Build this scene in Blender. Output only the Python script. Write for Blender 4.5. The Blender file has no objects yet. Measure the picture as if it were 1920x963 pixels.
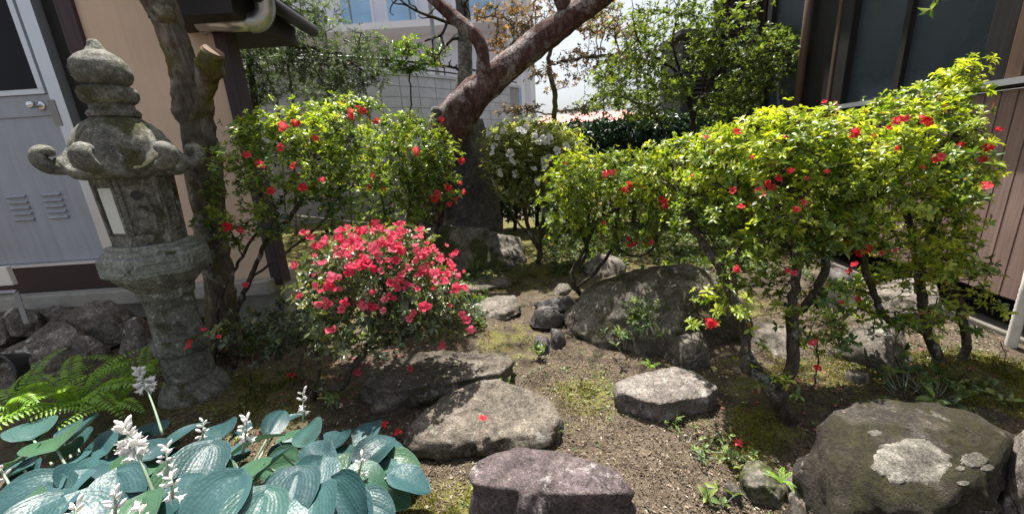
import bpy, bmesh, math, random
import numpy as np
from mathutils import Vector, Matrix, noise as mnoise
R = math.radians
random.seed(7)
rng = np.random.default_rng(11)
scene = bpy.context.scene
col = scene.collection

# ---------------------------------------------------------------- camera
CAM = np.array([0.0, 0.0, 1.4])
FPX, PITCH, ROLL = 720.0, R(15.2), R(3.7)
Fw = np.array([0, math.cos(PITCH), -math.sin(PITCH)])
U0 = np.array([0, math.sin(PITCH), math.cos(PITCH)])
R0 = np.array([1.0, 0, 0])
Rt = math.cos(ROLL) * R0 - math.sin(ROLL) * U0
Up = math.cos(ROLL) * U0 + math.sin(ROLL) * R0
cd = bpy.data.cameras.new('camera')
cd.sensor_width = 36.0
cd.lens = FPX / 1920 * 36
cd.clip_start, cd.clip_end = 0.02, 500
cam = bpy.data.objects.new('camera', cd)
col.objects.link(cam)
cam.matrix_world = Matrix(((Rt[0], Up[0], -Fw[0], CAM[0]), (Rt[1], Up[1], -Fw[1], CAM[1]),
                           (Rt[2], Up[2], -Fw[2], CAM[2]), (0, 0, 0, 1)))
scene.camera = cam

# ---------------------------------------------------------------- sky, sun, exposure
SUN_EL, SUN_AZ = R(71), R(-12)          # the sun stands high behind the garden, slightly to the right
S = Vector((math.sin(SUN_AZ) * math.cos(SUN_EL), math.cos(SUN_AZ) * math.cos(SUN_EL), math.sin(SUN_EL)))
world = bpy.data.worlds.new('World')
scene.world = world
world.use_nodes = True
wn = world.node_tree
wn.nodes.clear()
sky = wn.nodes.new('ShaderNodeTexSky')
sky.sky_type = 'NISHITA'
sky.sun_disc = False
sky.sun_elevation = SUN_EL
sky.sun_rotation = SUN_AZ
sky.air_density, sky.dust_density, sky.ozone_density = 1.0, 4.0, 0.5
bg = wn.nodes.new('ShaderNodeBackground')
bg.inputs['Strength'].default_value = 0.08
wo = wn.nodes.new('ShaderNodeOutputWorld')
hs = wn.nodes.new('ShaderNodeHueSaturation')      # a hazy, whitish summer sky
hs.inputs['Saturation'].default_value = 0.45
wn.links.new(sky.outputs[0], hs.inputs['Color'])
wn.links.new(hs.outputs[0], bg.inputs[0])
wn.links.new(bg.outputs[0], wo.inputs[0])
sl = bpy.data.lights.new('sun', 'SUN')
sl.energy, sl.angle, sl.color = 5.0, R(0.5), (1.0, 0.95, 0.87)
so = bpy.data.objects.new('sun', sl)
col.objects.link(so)
so.rotation_euler = S.to_track_quat('Z', 'Y').to_euler()
so.location = (0, 0, 12)
vs = scene.view_settings
vs.view_transform, vs.look, vs.exposure, vs.gamma = 'Standard', 'None', 1.38, 1.0
vs.use_curve_mapping = False
scene.render.engine = 'CYCLES'
scene.cycles.use_denoising = True
scene.cycles.max_bounces = 8
scene.cycles.transparent_max_bounces = 8

# ---------------------------------------------------------------- helpers: photograph pixel -> point of the place
def ray(px, py):
    return (px - 960) * Rt - (py - 481.5) * Up + FPX * Fw
def G(px, py, z=0.0):
    d = ray(px, py)
    return CAM + d * ((z - CAM[2]) / d[2])
def P(px, py, y):
    d = ray(px, py)
    return CAM + d * (y / d[1])
def mpp(px, py, y):
    return y / ray(px, py)[1]

# ---------------------------------------------------------------- helpers: noise
def _hash(ix, iy, iz, seed):
    h = (ix.astype(np.uint32) * np.uint32(374761393) + iy.astype(np.uint32) * np.uint32(668265263)
         + iz.astype(np.uint32) * np.uint32(2246822519) + np.uint32((seed * 3266489917) & 0xffffffff))
    h = (h ^ (h >> np.uint32(13))) * np.uint32(1274126177)
    h = h ^ (h >> np.uint32(16))
    return h.astype(np.float64) / 4294967295.0
def vnoise(p, seed=0):
    p = np.asarray(p, float) + 1000.0
    i = np.floor(p).astype(np.int64)
    f = p - i
    f = f * f * (3 - 2 * f)
    r = 0
    for dx in (0, 1):
        for dy in (0, 1):
            for dz in (0, 1):
                w = ((f[:, 0] if dx else 1 - f[:, 0]) * (f[:, 1] if dy else 1 - f[:, 1]) * (f[:, 2] if dz else 1 - f[:, 2]))
                r = r + w * _hash(i[:, 0] + dx, i[:, 1] + dy, i[:, 2] + dz, seed)
    return r * 2 - 1
def fbm(p, scale=1.0, octs=4, seed=0, gain=0.5):
    p = np.asarray(p, float)
    r, a, s = 0, 1.0, scale
    for o in range(octs):
        r = r + a * vnoise(p * s, seed + o * 17)
        a *= gain
        s *= 2.03
    return r

# ---------------------------------------------------------------- helpers: objects
def origin(o):
    v = np.zeros(3)
    while o is not None:
        v += np.array(o.location)
        o = o.parent
    return v
def tag(o, label=None, cat=None, group=None, kind=None):
    if label: o['label'] = label
    if cat: o['category'] = cat
    if group: o['group'] = group
    if kind: o['kind'] = kind
    return o
def empty(name, loc, label=None, cat=None, group=None, kind=None):
    o = bpy.data.objects.new(name, None)
    o.empty_display_size = 0.1
    col.objects.link(o)
    o.location = tuple(float(x) for x in loc)
    return tag(o, label, cat, group, kind)
def mesh_np(name, V, F, smooth=False, attrs=None):
    me = bpy.data.meshes.new(name)
    V = np.ascontiguousarray(V, dtype=np.float32)
    if isinstance(F, np.ndarray):
        m, k = F.shape
        me.vertices.add(len(V))
        me.vertices.foreach_set('co', V.ravel())
        me.loops.add(m * k)
        me.loops.foreach_set('vertex_index', F.astype(np.int32).ravel())
        me.polygons.add(m)
        me.polygons.foreach_set('loop_start', np.arange(0, m * k, k, dtype=np.int32))
        me.polygons.foreach_set('loop_total', np.full(m, k, dtype=np.int32))
        me.update(calc_edges=True)
    else:
        me.from_pydata([tuple(v) for v in V.tolist()], [], [tuple(f) for f in F])
        me.update()
    if smooth:
        me.polygons.foreach_set('use_smooth', np.ones(len(me.polygons), dtype=bool))
    for kx, arr in (attrs or {}).items():
        arr = np.asarray(arr, np.float32)
        if arr.ndim == 1:
            me.attributes.new(kx, 'FLOAT', 'POINT').data.foreach_set('value', arr)
        else:
            me.attributes.new(kx, 'FLOAT_VECTOR', 'POINT').data.foreach_set('vector', np.ascontiguousarray(arr).ravel())
    return me
def link(name, me, mat, parent=None, loc=None):
    o = bpy.data.objects.new(name, me)
    col.objects.link(o)
    if mat is not None and len(me.materials) == 0:
        me.materials.append(mat)
    if parent is not None:
        o.parent = parent
    if loc is not None:
        o.location = tuple(float(x) for x in loc)
    return o
def obj(name, V, F, mat, parent=None, smooth=False, attrs=None, base=None):
    """One mesh object from world coordinates: a child keeps its parent's origin, a top-level thing gets its own base as origin."""
    V = np.asarray(V, float)
    if parent is not None:
        off = origin(parent)
        return link(name, mesh_np(name, V - off, F, smooth, attrs), mat, parent)
    if base is None:
        base = np.array([V[:, 0].mean(), V[:, 1].mean(), V[:, 2].min()])
    return link(name, mesh_np(name, V - np.asarray(base), F, smooth, attrs), mat, None, base)

class MB:
    """collects shapes into one mesh"""
    def __init__(s):
        s.V, s.F, s.n = [], [], 0
    def add(s, V, F):
        V = np.asarray(V, float)
        F = F.tolist() if isinstance(F, np.ndarray) else F
        s.F += [[i + s.n for i in f] for f in F]
        s.V.append(V)
        s.n += len(V)
        return s
    def box(s, a, b):
        a, b = np.minimum(a, b), np.maximum(a, b)
        V = [(x, y, z) for z in (a[2], b[2]) for y in (a[1], b[1]) for x in (a[0], b[0])]
        return s.add(V, [(0, 2, 3, 1), (4, 5, 7, 6), (0, 1, 5, 4), (2, 6, 7, 3), (0, 4, 6, 2), (1, 3, 7, 5)])
    def tube(s, pts, rad, k=8, caps=True):
        V, F = tube(pts, rad, k, caps)
        return s.add(V, F)
    def build(s, name, mat, parent=None, smooth=False, **kw):
        return obj(name, np.concatenate(s.V), s.F, mat, parent, smooth, **kw)
def bevel(o, w=0.004, seg=2):
    m = o.modifiers.new('bevel', 'BEVEL')
    m.width, m.segments, m.limit_method = w, seg, 'ANGLE'
    return o
def box(name, a, b, mat, parent=None, bev=0.0, rotz=0.0):
    mb = MB().box(np.asarray(a, float), np.asarray(b, float))
    o = mb.build(name, mat, parent)
    if bev: bevel(o, bev)
    return o
def tube(pts, rad, k=8, caps=True):
    pts = np.asarray(pts, float)
    n = len(pts)
    rad = np.broadcast_to(np.asarray(rad, float), (n,))
    t = np.gradient(pts, axis=0)
    t /= np.linalg.norm(t, axis=1)[:, None] + 1e-9
    a = np.array([0, 0, 1.0]) if abs(t[0][2]) < 0.9 else np.array([1.0, 0, 0])
    u = np.cross(t[0], a); u /= np.linalg.norm(u)
    us = []
    for i in range(n):
        u = u - t[i] * np.dot(u, t[i])
        u /= np.linalg.norm(u) + 1e-9
        us.append(u)
    us = np.array(us)
    ws = np.cross(t, us)
    ang = np.arange(k) * 2 * math.pi / k
    V = pts[:, None, :] + rad[:, None, None] * (np.cos(ang)[None, :, None] * us[:, None, :] + np.sin(ang)[None, :, None] * ws[:, None, :])
    V = V.reshape(-1, 3)
    F = []
    for i in range(n - 1):
        for j in range(k):
            F.append((i * k + j, i * k + (j + 1) % k, (i + 1) * k + (j + 1) % k, (i + 1) * k + j))
    if caps:
        F.append(tuple(range(k - 1, -1, -1)))
        F.append(tuple((n - 1) * k + j for j in range(k)))
    return V, F
def smooth_path(pts, m=6):
    """Catmull-Rom through the points"""
    p = np.asarray(pts, float)
    q = np.vstack([2 * p[0] - p[1], p, 2 * p[-1] - p[-2]])
    out = []
    for i in range(1, len(q) - 2):
        for t in np.linspace(0, 1, m, endpoint=False):
            a, b, c, d = q[i - 1], q[i], q[i + 1], q[i + 2]
            out.append(0.5 * (2 * b + (c - a) * t + (2 * a - 5 * b + 4 * c - d) * t * t + (3 * b - a - 3 * c + d) * t ** 3))
    out.append(p[-1])
    return np.array(out)
def lathe(profile, k, center, phase=0.0, sharp=True, wob=0.0):
    """profile [(r, z)] about a vertical axis at center (x, y)"""
    V, F = [], []
    n = len(profile)
    for (r, z) in profile:
        for j in range(k):
            a = phase + j * 2 * math.pi / k
            V.append((center[0] + r * math.cos(a), center[1] + r * math.sin(a), z))
    for i in range(n - 1):
        for j in range(k):
            F.append((i * k + j, i * k + (j + 1) % k, (i + 1) * k + (j + 1) % k, (i + 1) * k + j))
    F.append(tuple(range(k - 1, -1, -1)))
    F.append(tuple((n - 1) * k + j for j in range(k)))
    return np.array(V), F

# ---------------------------------------------------------------- materials
def lin(c):
    return tuple(c) + (1.0,)
class NT:
    def __init__(s, name):
        s.m = bpy.data.materials.new(name)
        s.m.use_nodes = True
        s.t = s.m.node_tree
        s.t.nodes.clear()
        s.out = s.t.nodes.new('ShaderNodeOutputMaterial')
        s._obj = None
    def n(s, typ, ins=None, **kw):
        nd = s.t.nodes.new('ShaderNode' + typ)
        for k, v in kw.items():
            setattr(nd, k, v)
        for k, v in (ins or {}).items():
            if isinstance(v, bpy.types.NodeSocket):
                s.t.links.new(v, nd.inputs[k])
            else:
                nd.inputs[k].default_value = v
        return nd
    def coord(s):
        if s._obj is None:
            tc = s.n('TexCoord')
            oi = s.n('ObjectInfo')
            sc = s.n('VectorMath', {0: tc.outputs['Object'], 1: (0, 0, 0)}, operation='ADD')
            ml = s.n('Math', {0: oi.outputs['Random'], 1: 37.0}, operation='MULTIPLY')
            s.t.links.new(ml.outputs[0], sc.inputs[1])
            s._obj = sc.outputs[0]
        return s._obj
    def noise(s, scale, detail=6, rough=0.6, vec=None, dist=0.0):
        return s.n('TexNoise', {'Vector': vec or s.coord(), 'Scale': scale, 'Detail': detail, 'Roughness': rough, 'Distortion': dist}).outputs['Fac']
    def vor(s, scale, vec=None, feature='F1', rand=1.0):
        return s.n('TexVoronoi', {'Vector': vec or s.coord(), 'Scale': scale, 'Randomness': rand}, feature=feature).outputs['Distance']
    def ramp(s, fac, stops):
        r = s.n('ValToRGB', {'Fac': fac})
        e = r.color_ramp.elements
        while len(e) < len(stops):
            e.new(0.5)
        for i, (p, c) in enumerate(stops):
            e[i].position = p
            e[i].color = lin(c) if len(c) == 3 else c
        return r.outputs['Color']
    def rng(s, fac, a, b, c=0.0, d=1.0):
        return s.n('MapRange', {'Value': fac, 'From Min': a, 'From Max': b, 'To Min': c, 'To Max': d}).outputs[0]
    def mix(s, fac, a, b, mode='MIX'):
        m = s.n('Mix', data_type='RGBA', blend_type=mode)
        for i, v in ((0, fac), (6, a), (7, b)):
            if isinstance(v, bpy.types.NodeSocket):
                s.t.links.new(v, m.inputs[i])
            else:
                m.inputs[i].default_value = v if i == 0 else (lin(v) if len(v) == 3 else v)
        return m.outputs[2]
    def math(s, op, a, b=0.0):
        return s.n('Math', {0: a, 1: b}, operation=op).outputs[0]
    def bump(s, h, strength=0.5, dist=0.01, prev=None):
        ins = {'Height': h, 'Strength': strength, 'Distance': dist}
        if prev is not None: ins['Normal'] = prev
        return s.n('Bump', ins).outputs[0]
    def attr(s, name):
        return s.n('Attribute', attribute_name=name)
    def bsdf(s, color, rough=0.7, normal=None, metal=0.0, spec=0.5, **kw):
        ins = {'Base Color': color if isinstance(color, bpy.types.NodeSocket) else lin(color), 'Roughness': rough, 'Metallic': metal, 'Specular IOR Level': spec}
        if normal is not None: ins['Normal'] = normal
        ins.update(kw)
        return s.n('BsdfPrincipled', ins).outputs[0]
    def done(s, sh):
        s.t.links.new(sh, s.out.inputs[0])
        return s.m

def stone_mat(name, c1, c2, lichen=0.35, lich_c=(0.55, 0.55, 0.50), moss=0.3, moss_c=(0.10, 0.115, 0.025), moss_c2=(0.035, 0.05, 0.012),
              scale=1.0, bump=0.7, rough=0.85, moss_up=0.0, spot=0.0, dark=(0.03, 0.028, 0.025)):
    t = NT(name)
    n1 = t.noise(3.2 * scale, 9, 0.65)
    n2 = t.noise(15 * scale, 9, 0.72)
    n3 = t.noise(55 * scale, 7, 0.75)
    n4 = t.noise(150 * scale, 4, 0.7)
    base = t.ramp(n1, [(0.3, c1), (0.52, tuple((a + b) / 2 for a, b in zip(c1, c2))), (0.72, c2)])
    k = t.math('MULTIPLY', t.rng(n2, 0.32, 0.68, 0.45, 1.45), t.rng(n3, 0.34, 0.66, 0.5, 1.5))
    k = t.math('MULTIPLY', k, t.rng(n4, 0.34, 0.66, 0.55, 1.45))
    base = t.n('VectorMath', {0: base, 3: k}, operation='SCALE').outputs[0]
    # pits and cracks
    cr = t.vor(4.5 * scale, t.n('VectorMath', {0: t.coord(), 1: t.n('VectorMath', {0: t.n('TexNoise', {'Vector': t.coord(), 'Scale': 6.0 * scale, 'Detail': 6.0}).outputs['Color'], 3: 0.22}, operation='SCALE').outputs[0]}, operation='ADD').outputs[0], 'DISTANCE_TO_EDGE')
    crm = t.math('MULTIPLY', t.rng(cr, 0.0, 0.014, 1, 0), t.rng(t.noise(1.7 * scale, 3, 0.5), 0.5, 0.6))
    base = t.mix(t.math('MULTIPLY', crm, 0.8), base, dark)
    # crusts of pale lichen: ragged patches and fine flecks
    la = t.noise(6.5 * scale, 11, 0.74, None, 0.35)
    lb = t.noise(30 * scale, 8, 0.72)
    l1 = t.rng(la, 0.665 - 0.13 * lichen, 0.70 - 0.13 * lichen)
    l2 = t.math('MULTIPLY', t.rng(lb, 0.64 - 0.07 * lichen, 0.68 - 0.07 * lichen), t.rng(n1, 0.42, 0.56))
    lm = t.math('MULTIPLY', t.math('MAXIMUM', l1, l2), t.rng(n4, 0.32, 0.55, 0.25, 0.95))
    base = t.mix(lm, base, lich_c)
    mm = None
    if moss > 0:
        geo = t.n('NewGeometry')
        sep = t.n('SeparateXYZ', {0: geo.outputs['Normal']})
        up = sep.outputs['Z']
        mn = t.noise(2.4 * scale, 7, 0.62)
        v = t.math('ADD', mn, t.math('MULTIPLY', up, moss_up))
        mm = t.math('MULTIPLY', t.rng(v, 0.66 - 0.3 * moss, 0.74 - 0.3 * moss), t.rng(n2, 0.30, 0.52))
        mc = t.mix(t.rng(n3, 0.35, 0.65), moss_c2, moss_c)
        base = t.mix(mm, base, mc)
    b = t.bump(n1, bump, 0.06)
    b = t.bump(n2, bump, 0.035, b)
    b = t.bump(n3, bump, 0.014, b)
    b = t.bump(n4, bump, 0.005, b)
    b = t.bump(t.math('MULTIPLY', crm, -1.0), bump, 0.01, b)
    if mm is not None:
        b = t.bump(t.math('MULTIPLY', t.noise(240, 4, 0.7), mm), 0.8, 0.008, b)
    return t.done(t.bsdf(base, rough, b, spec=0.3))

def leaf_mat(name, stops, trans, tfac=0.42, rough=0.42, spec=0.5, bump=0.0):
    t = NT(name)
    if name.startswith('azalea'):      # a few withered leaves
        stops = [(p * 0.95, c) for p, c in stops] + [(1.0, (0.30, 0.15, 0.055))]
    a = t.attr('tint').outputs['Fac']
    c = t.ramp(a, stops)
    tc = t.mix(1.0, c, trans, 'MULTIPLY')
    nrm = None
    d = t.bsdf(c, rough, nrm, spec=spec)
    tr = t.n('BsdfTranslucent', {'Color': tc}).outputs[0]
    return t.done(t.n('MixShader', {0: tfac, 1: d, 2: tr}).outputs[0])

def bark_mat(name, c1, c2, scale=1.0, moss=0.0, lichen=0.0, moss_c=(0.10, 0.12, 0.02), stretch=0.25, lich_c=(0.42, 0.42, 0.37)):
    t = NT(name)
    mp = t.n('VectorMath', {0: t.coord(), 1: (1, 1, stretch)}, operation='MULTIPLY').outputs[0]
    n1 = t.noise(14 * scale, 8, 0.7, mp, 0.6)
    n2 = t.noise(45 * scale, 6, 0.7, mp)
    nb = t.noise(3 * scale, 5, 0.6)
    c = t.ramp(n1, [(0.3, tuple(x * 0.35 for x in c1)), (0.5, c1), (0.7, c2)])
    c = t.mix(t.rng(n2, 0.35, 0.6, 0.5, 0), c, tuple(x * 0.4 for x in c1))
    if lichen > 0:
        lm = t.math('MULTIPLY', t.rng(nb, 0.62 - 0.2 * lichen, 0.68 - 0.2 * lichen), t.rng(t.noise(28 * scale, 5, 0.7), 0.42, 0.56))
        c = t.mix(lm, c, lich_c)
    if moss > 0:
        mm = t.math('MULTIPLY', t.rng(t.noise(2.2 * scale, 6, 0.6), 0.62 - 0.25 * moss, 0.70 - 0.25 * moss), t.rng(n2, 0.3, 0.5))
        c = t.mix(mm, c, t.mix(t.rng(n2, 0.4, 0.65), tuple(x * 0.4 for x in moss_c), moss_c))
    b = t.bump(n1, 1.0, 0.05)
    b = t.bump(n2, 1.0, 0.015, b)
    return t.done(t.bsdf(c, 0.9, b, spec=0.2))
def plain_mat(name, c, rough=0.6, metal=0.0, var=0.15, scale=8.0, bump=0.15, spec=0.5, streak=0.0, grime=None):
    t = NT(name)
    n1 = t.noise(scale, 7, 0.62)
    n2 = t.noise(scale * 9, 5, 0.65)
    cc = t.mix(t.rng(n1, 0.3, 0.7), tuple(x * (1 - var) for x in c), tuple(min(1, x * (1 + var)) for x in c))
    if grime is not None:
        cc = t.mix(t.math('MULTIPLY', t.rng(t.noise(scale * 0.4, 8, 0.7), 0.5, 0.72), 0.7), cc, grime)
    if streak > 0:
        mp = t.n('VectorMath', {0: t.coord(), 1: (14, 14, 0.8)}, operation='MULTIPLY').outputs[0]
        cc = t.mix(t.rng(t.noise(1.6, 6, 0.7, mp), 0.45, 0.75, 0, streak), cc, tuple(x * 0.55 for x in c))
    b = t.bump(n2, bump, 0.004)
    rr = t.rng(n1, 0.3, 0.7, max(0.02, rough - 0.08), min(1, rough + 0.08))
    return t.done(t.bsdf(cc, rr, b, metal, spec))
def wood_mat(name, c1, c2, axis='Z', rough=0.7, scale=1.0):
    t = NT(name)
    st = {'X': (1.2, 28, 28), 'Y': (28, 1.2, 28), 'Z': (28, 28, 1.2)}[axis]
    mp = t.n('VectorMath', {0: t.coord(), 1: st}, operation='MULTIPLY').outputs[0]
    n1 = t.noise(1.5 * scale, 7, 0.65, mp, 0.4)
    n2 = t.noise(2.2, 5, 0.6)
    oi = t.n('ObjectInfo').outputs['Random']
    c = t.ramp(n1, [(0.3, c1), (0.7, c2)])
    c = t.mix(t.rng(oi, 0, 1, 0, 0.28), c, tuple(x * 0.6 for x in c1))
    c = t.mix(t.rng(n2, 0.5, 0.75, 0, 0.5), c, tuple(x * 0.6 for x in c1))
    return t.done(t.bsdf(c, rough, t.bump(n1, 0.4, 0.004), spec=0.3))

# ---------------------------------------------------------------- generators: terrain, stones
def sstep(a, b, x):
    t = np.clip((x - a) / (b - a), 0, 1)
    return t * t * (3 - 2 * t)
def Hf(x, y):
    """height of the garden soil"""
    x, y = np.asarray(x, float), np.asarray(y, float)
    h = 0.22 * sstep(-2.15, -2.9, x) * sstep(1.6, 2.6, y)
    h = h + 0.10 * sstep(4.6, 6.5, y)
    h = h + 0.05 * np.exp(-(((x + 2.05) / 0.45) ** 2 + ((y - 2.15) / 0.4) ** 2))
    h = h + 0.10 * np.exp(-(((x - 1.5) / 0.35) ** 2 + ((y - 1.6) / 0.3) ** 2))
    h = h + 0.06 * np.exp(-(((x - 2.5) / 0.6) ** 2 + ((y - 1.9) / 0.5) ** 2))
    h = h - 0.03 * np.exp(-(((x - 0.25) / 0.45) ** 2)) * sstep(1.4, 2.2, y) * (1 - sstep(4.0, 5.0, y))
    q = np.stack([x.ravel(), y.ravel(), np.zeros(x.size)], 1)
    near = (np.abs(q[:, 0]) < 6) & (q[:, 1] < 9)
    n = np.where(near, 0.022 * fbm(q, 2.2, 3, 5) + 0.007 * fbm(q, 11, 3, 9), 0).reshape(x.shape)
    return h + n

def slab(name, poly, ztop, zbot, mat, seed=0, flare=0.03, dome=0.012, rough=0.012, parent=None, edge=0.03, tilt=(0, 0), nang=96):
    """Stepping stone: flat, uneven top with the outline poly (pixels of its top face), rounded edge and rough sides."""
    W = np.array([G(x, y, ztop) for x, y in poly])
    c = W.mean(0)
    rel = W[:, :2] - c[:2]
    ang = np.linspace(0, 2 * math.pi, nang, endpoint=False)
    rad = np.zeros(nang)
    m = len(rel)
    for i, a in enumerate(ang):
        d = np.array([math.cos(a), math.sin(a)])
        best = 0
        for j in range(m):
            p, q = rel[j], rel[(j + 1) % m]
            e = q - p
            den = d[0] * e[1] - d[1] * e[0]
            if abs(den) < 1e-12: continue
            t = (p[0] * e[1] - p[1] * e[0]) / den
            u = (p[0] * d[1] - p[1] * d[0]) / den
            if t > 0 and -1e-6 <= u <= 1 + 1e-6:
                best = max(best, t)
        rad[i] = best
    rad = (np.roll(rad, 1) + 2 * rad + np.roll(rad, -1)) / 4
    rings = []
    for s in np.linspace(0.08, 1, 13)[:-1]:
        rings.append((s, 0, 0.0))
    prof = [(1.0, 0, -edge), (1.0, 0.25 * edge, -edge * 0.75)]
    V = [np.array([[c[0], c[1], ztop]])]
    e = edge
    for s in np.linspace(0.07, 1, 16):
        r = (rad - e) * s
        V.append(np.stack([c[0] + r * np.cos(ang), c[1] + r * np.sin(ang), np.full(nang, ztop + dome * (1 - s * s))], 1))
    for k in range(1, 5):
        a = k / 4 * math.pi / 2
        r = rad - e + e * math.sin(a)
        V.append(np.stack([c[0] + r * np.cos(ang), c[1] + r * np.sin(ang), np.full(nang, ztop - e * (1 - math.cos(a)))], 1))
    for k in range(1, 8):
        s = k / 7
        r = rad + flare * math.sin(s * math.pi) * 0.6 - flare * 1.2 * s * s
        z = ztop - e + (zbot - ztop + e) * s
        V.append(np.stack([c[0] + r * np.cos(ang), c[1] + r * np.sin(ang), np.full(nang, z)], 1))
    V = np.concatenate(V)
    out = V - np.array([c[0], c[1], ztop - 0.1])
    out /= np.linalg.norm(out, axis=1)[:, None] + 1e-6
    side = sstep(0.0, -edge * 1.5, V[:, 2] - ztop)[:, None]
    nz = (fbm(V, 5, 4, seed)[:, None] * 1.0 + 0.6 * fbm(V, 19, 3, seed + 3)[:, None])
    led = np.abs(vnoise(np.stack([V[:, 0] * 3, V[:, 1] * 3, V[:, 2] * 26], 1), seed + 8))[:, None]
    V = V + out * side * (nz * rough * 2.2 - led * rough * 1.6)
    V[:, 2] += (1 - side[:, 0]) * (fbm(V, 3.5, 4, seed + 5) * rough + fbm(V, 22, 2, seed + 7) * rough * 0.3)
    V[:, 2] += (V[:, 0] - c[0]) * tilt[0] + (V[:, 1] - c[1]) * tilt[1]
    nr = 16 + 4 + 7
    F = [(0, 1 + j, 1 + (j + 1) % nang) for j in range(nang)]
    for i in range(nr - 1):
        a, b = 1 + i * nang, 1 + (i + 1) * nang
        for j in range(nang):
            F.append((a + j, b + j, b + (j + 1) % nang, a + (j + 1) % nang))
    return obj(name, V, F, mat, parent, True, base=(c[0], c[1], zbot))

_ico = {}
def ico(sub):
    if sub not in _ico:
        bm = bmesh.new()
        bmesh.ops.create_icosphere(bm, subdivisions=sub, radius=1)
        V = np.array([v.co[:] for v in bm.verts])
        F = np.array([[v.index for v in f.verts] for f in bm.faces])
        bm.free()
        _ico[sub] = (V, F)
    return _ico[sub]
def boulder(name, c, r, mat, seed=0, sub=5, facets=9, fdepth=(0.62, 0.92), rough=0.05, power=2.6, rotz=0.0, parent=None, top=None):
    """Rock: a squarish ball cut by random planes, then roughened. c = middle of its foot, r = half sizes (z: height above the foot)."""
    V, F = ico(sub)
    rs = np.random.default_rng(seed + 100)
    V = V / (np.abs(V) ** power).sum(1)[:, None] ** (1 / power)
    for k in range(facets):
        n = rs.normal(size=3)
        n[2] = abs(n[2]) * 0.8
        n /= np.linalg.norm(n)
        d = rs.uniform(*fdepth)
        e = V @ n - d
        V = V - np.where(e > 0, e * 0.88, 0)[:, None] * n
    if top is not None:
        e = V[:, 2] - top
        V[:, 2] -= np.where(e > 0, e * 0.85, 0)
    V = V + V * (fbm(V, 1.4, 3, seed)[:, None] * rough * 1.6) + V * (fbm(V, 5, 4, seed + 9)[:, None] * rough * 0.8)
    ridg = 1 - np.abs(fbm(V, 2.6, 3, seed + 21))
    V = V + V * (ridg[:, None] - 0.7) * rough * 0.7
    V = V * np.array([r[0], r[1], r[2]])
    ca, sa = math.cos(rotz), math.sin(rotz)
    V = np.stack([V[:, 0] * ca - V[:, 1] * sa, V[:, 0] * sa + V[:, 1] * ca, V[:, 2]], 1)
    V[:, 2] = np.where(V[:, 2] < 0, V[:, 2] * 0.25, V[:, 2])
    V = V + np.asarray(c, float)
    return obj(name, V, F, mat, parent, True, base=c)

# ---------------------------------------------------------------- generators: plants
def ell(px, py, y, rx, ry, rd, dens=1.0, tilt=0.0):
    """A clump of a crown: an ellipsoid seen at pixel (px, py) at depth y; rx, ry half sizes in pixels, rd half depth in metres."""
    c = P(px, py, y)
    k = mpp(px, py, y)
    d = np.array([c[0], c[1]]); d /= np.linalg.norm(d)
    cth = d[1]
    ax = np.array([[d[1], -d[0], 0], [d[0], d[1], 0], [0, 0, 1.0]])     # across, away, up
    return dict(c=c, ax=ax, r=np.array([rx * k * cth, rd, ry * k]), dens=dens)
def in_ell(e, p):
    q = (p - e['c']) @ e['ax'].T / e['r']
    return np.linalg.norm(q, axis=1)
def sample_crown(ells, per_m3=900, shell=0.5, rs=None, clump=0.0, seed=0, topw=0.3):
    out = []
    for e in ells:
        vol = 4.19 * e['r'].prod()
        n = int(per_m3 * vol * e['dens']) + 3
        p = rs.normal(size=(n * 4, 3))
        p /= np.linalg.norm(p, axis=1)[:, None]
        rad = rs.uniform(0, 1, n * 4) ** (1 / 3)
        keep = rs.uniform(0, 1, n * 4) < np.where(rad > shell, 1, 0.25) * np.clip(1 - topw + topw * 2 * (p[:, 2] * rad * 0.5 + 0.5), 0.05, 1)
        q = (p * rad[:, None])[keep][:n]
        w = (q * e['r']) @ e['ax'] + e['c']
        if clump > 0:
            w = w[fbm(w, 6.5, 2, seed) > clump - 0.5]
        out.append(w)
    return np.concatenate(out)
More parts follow.
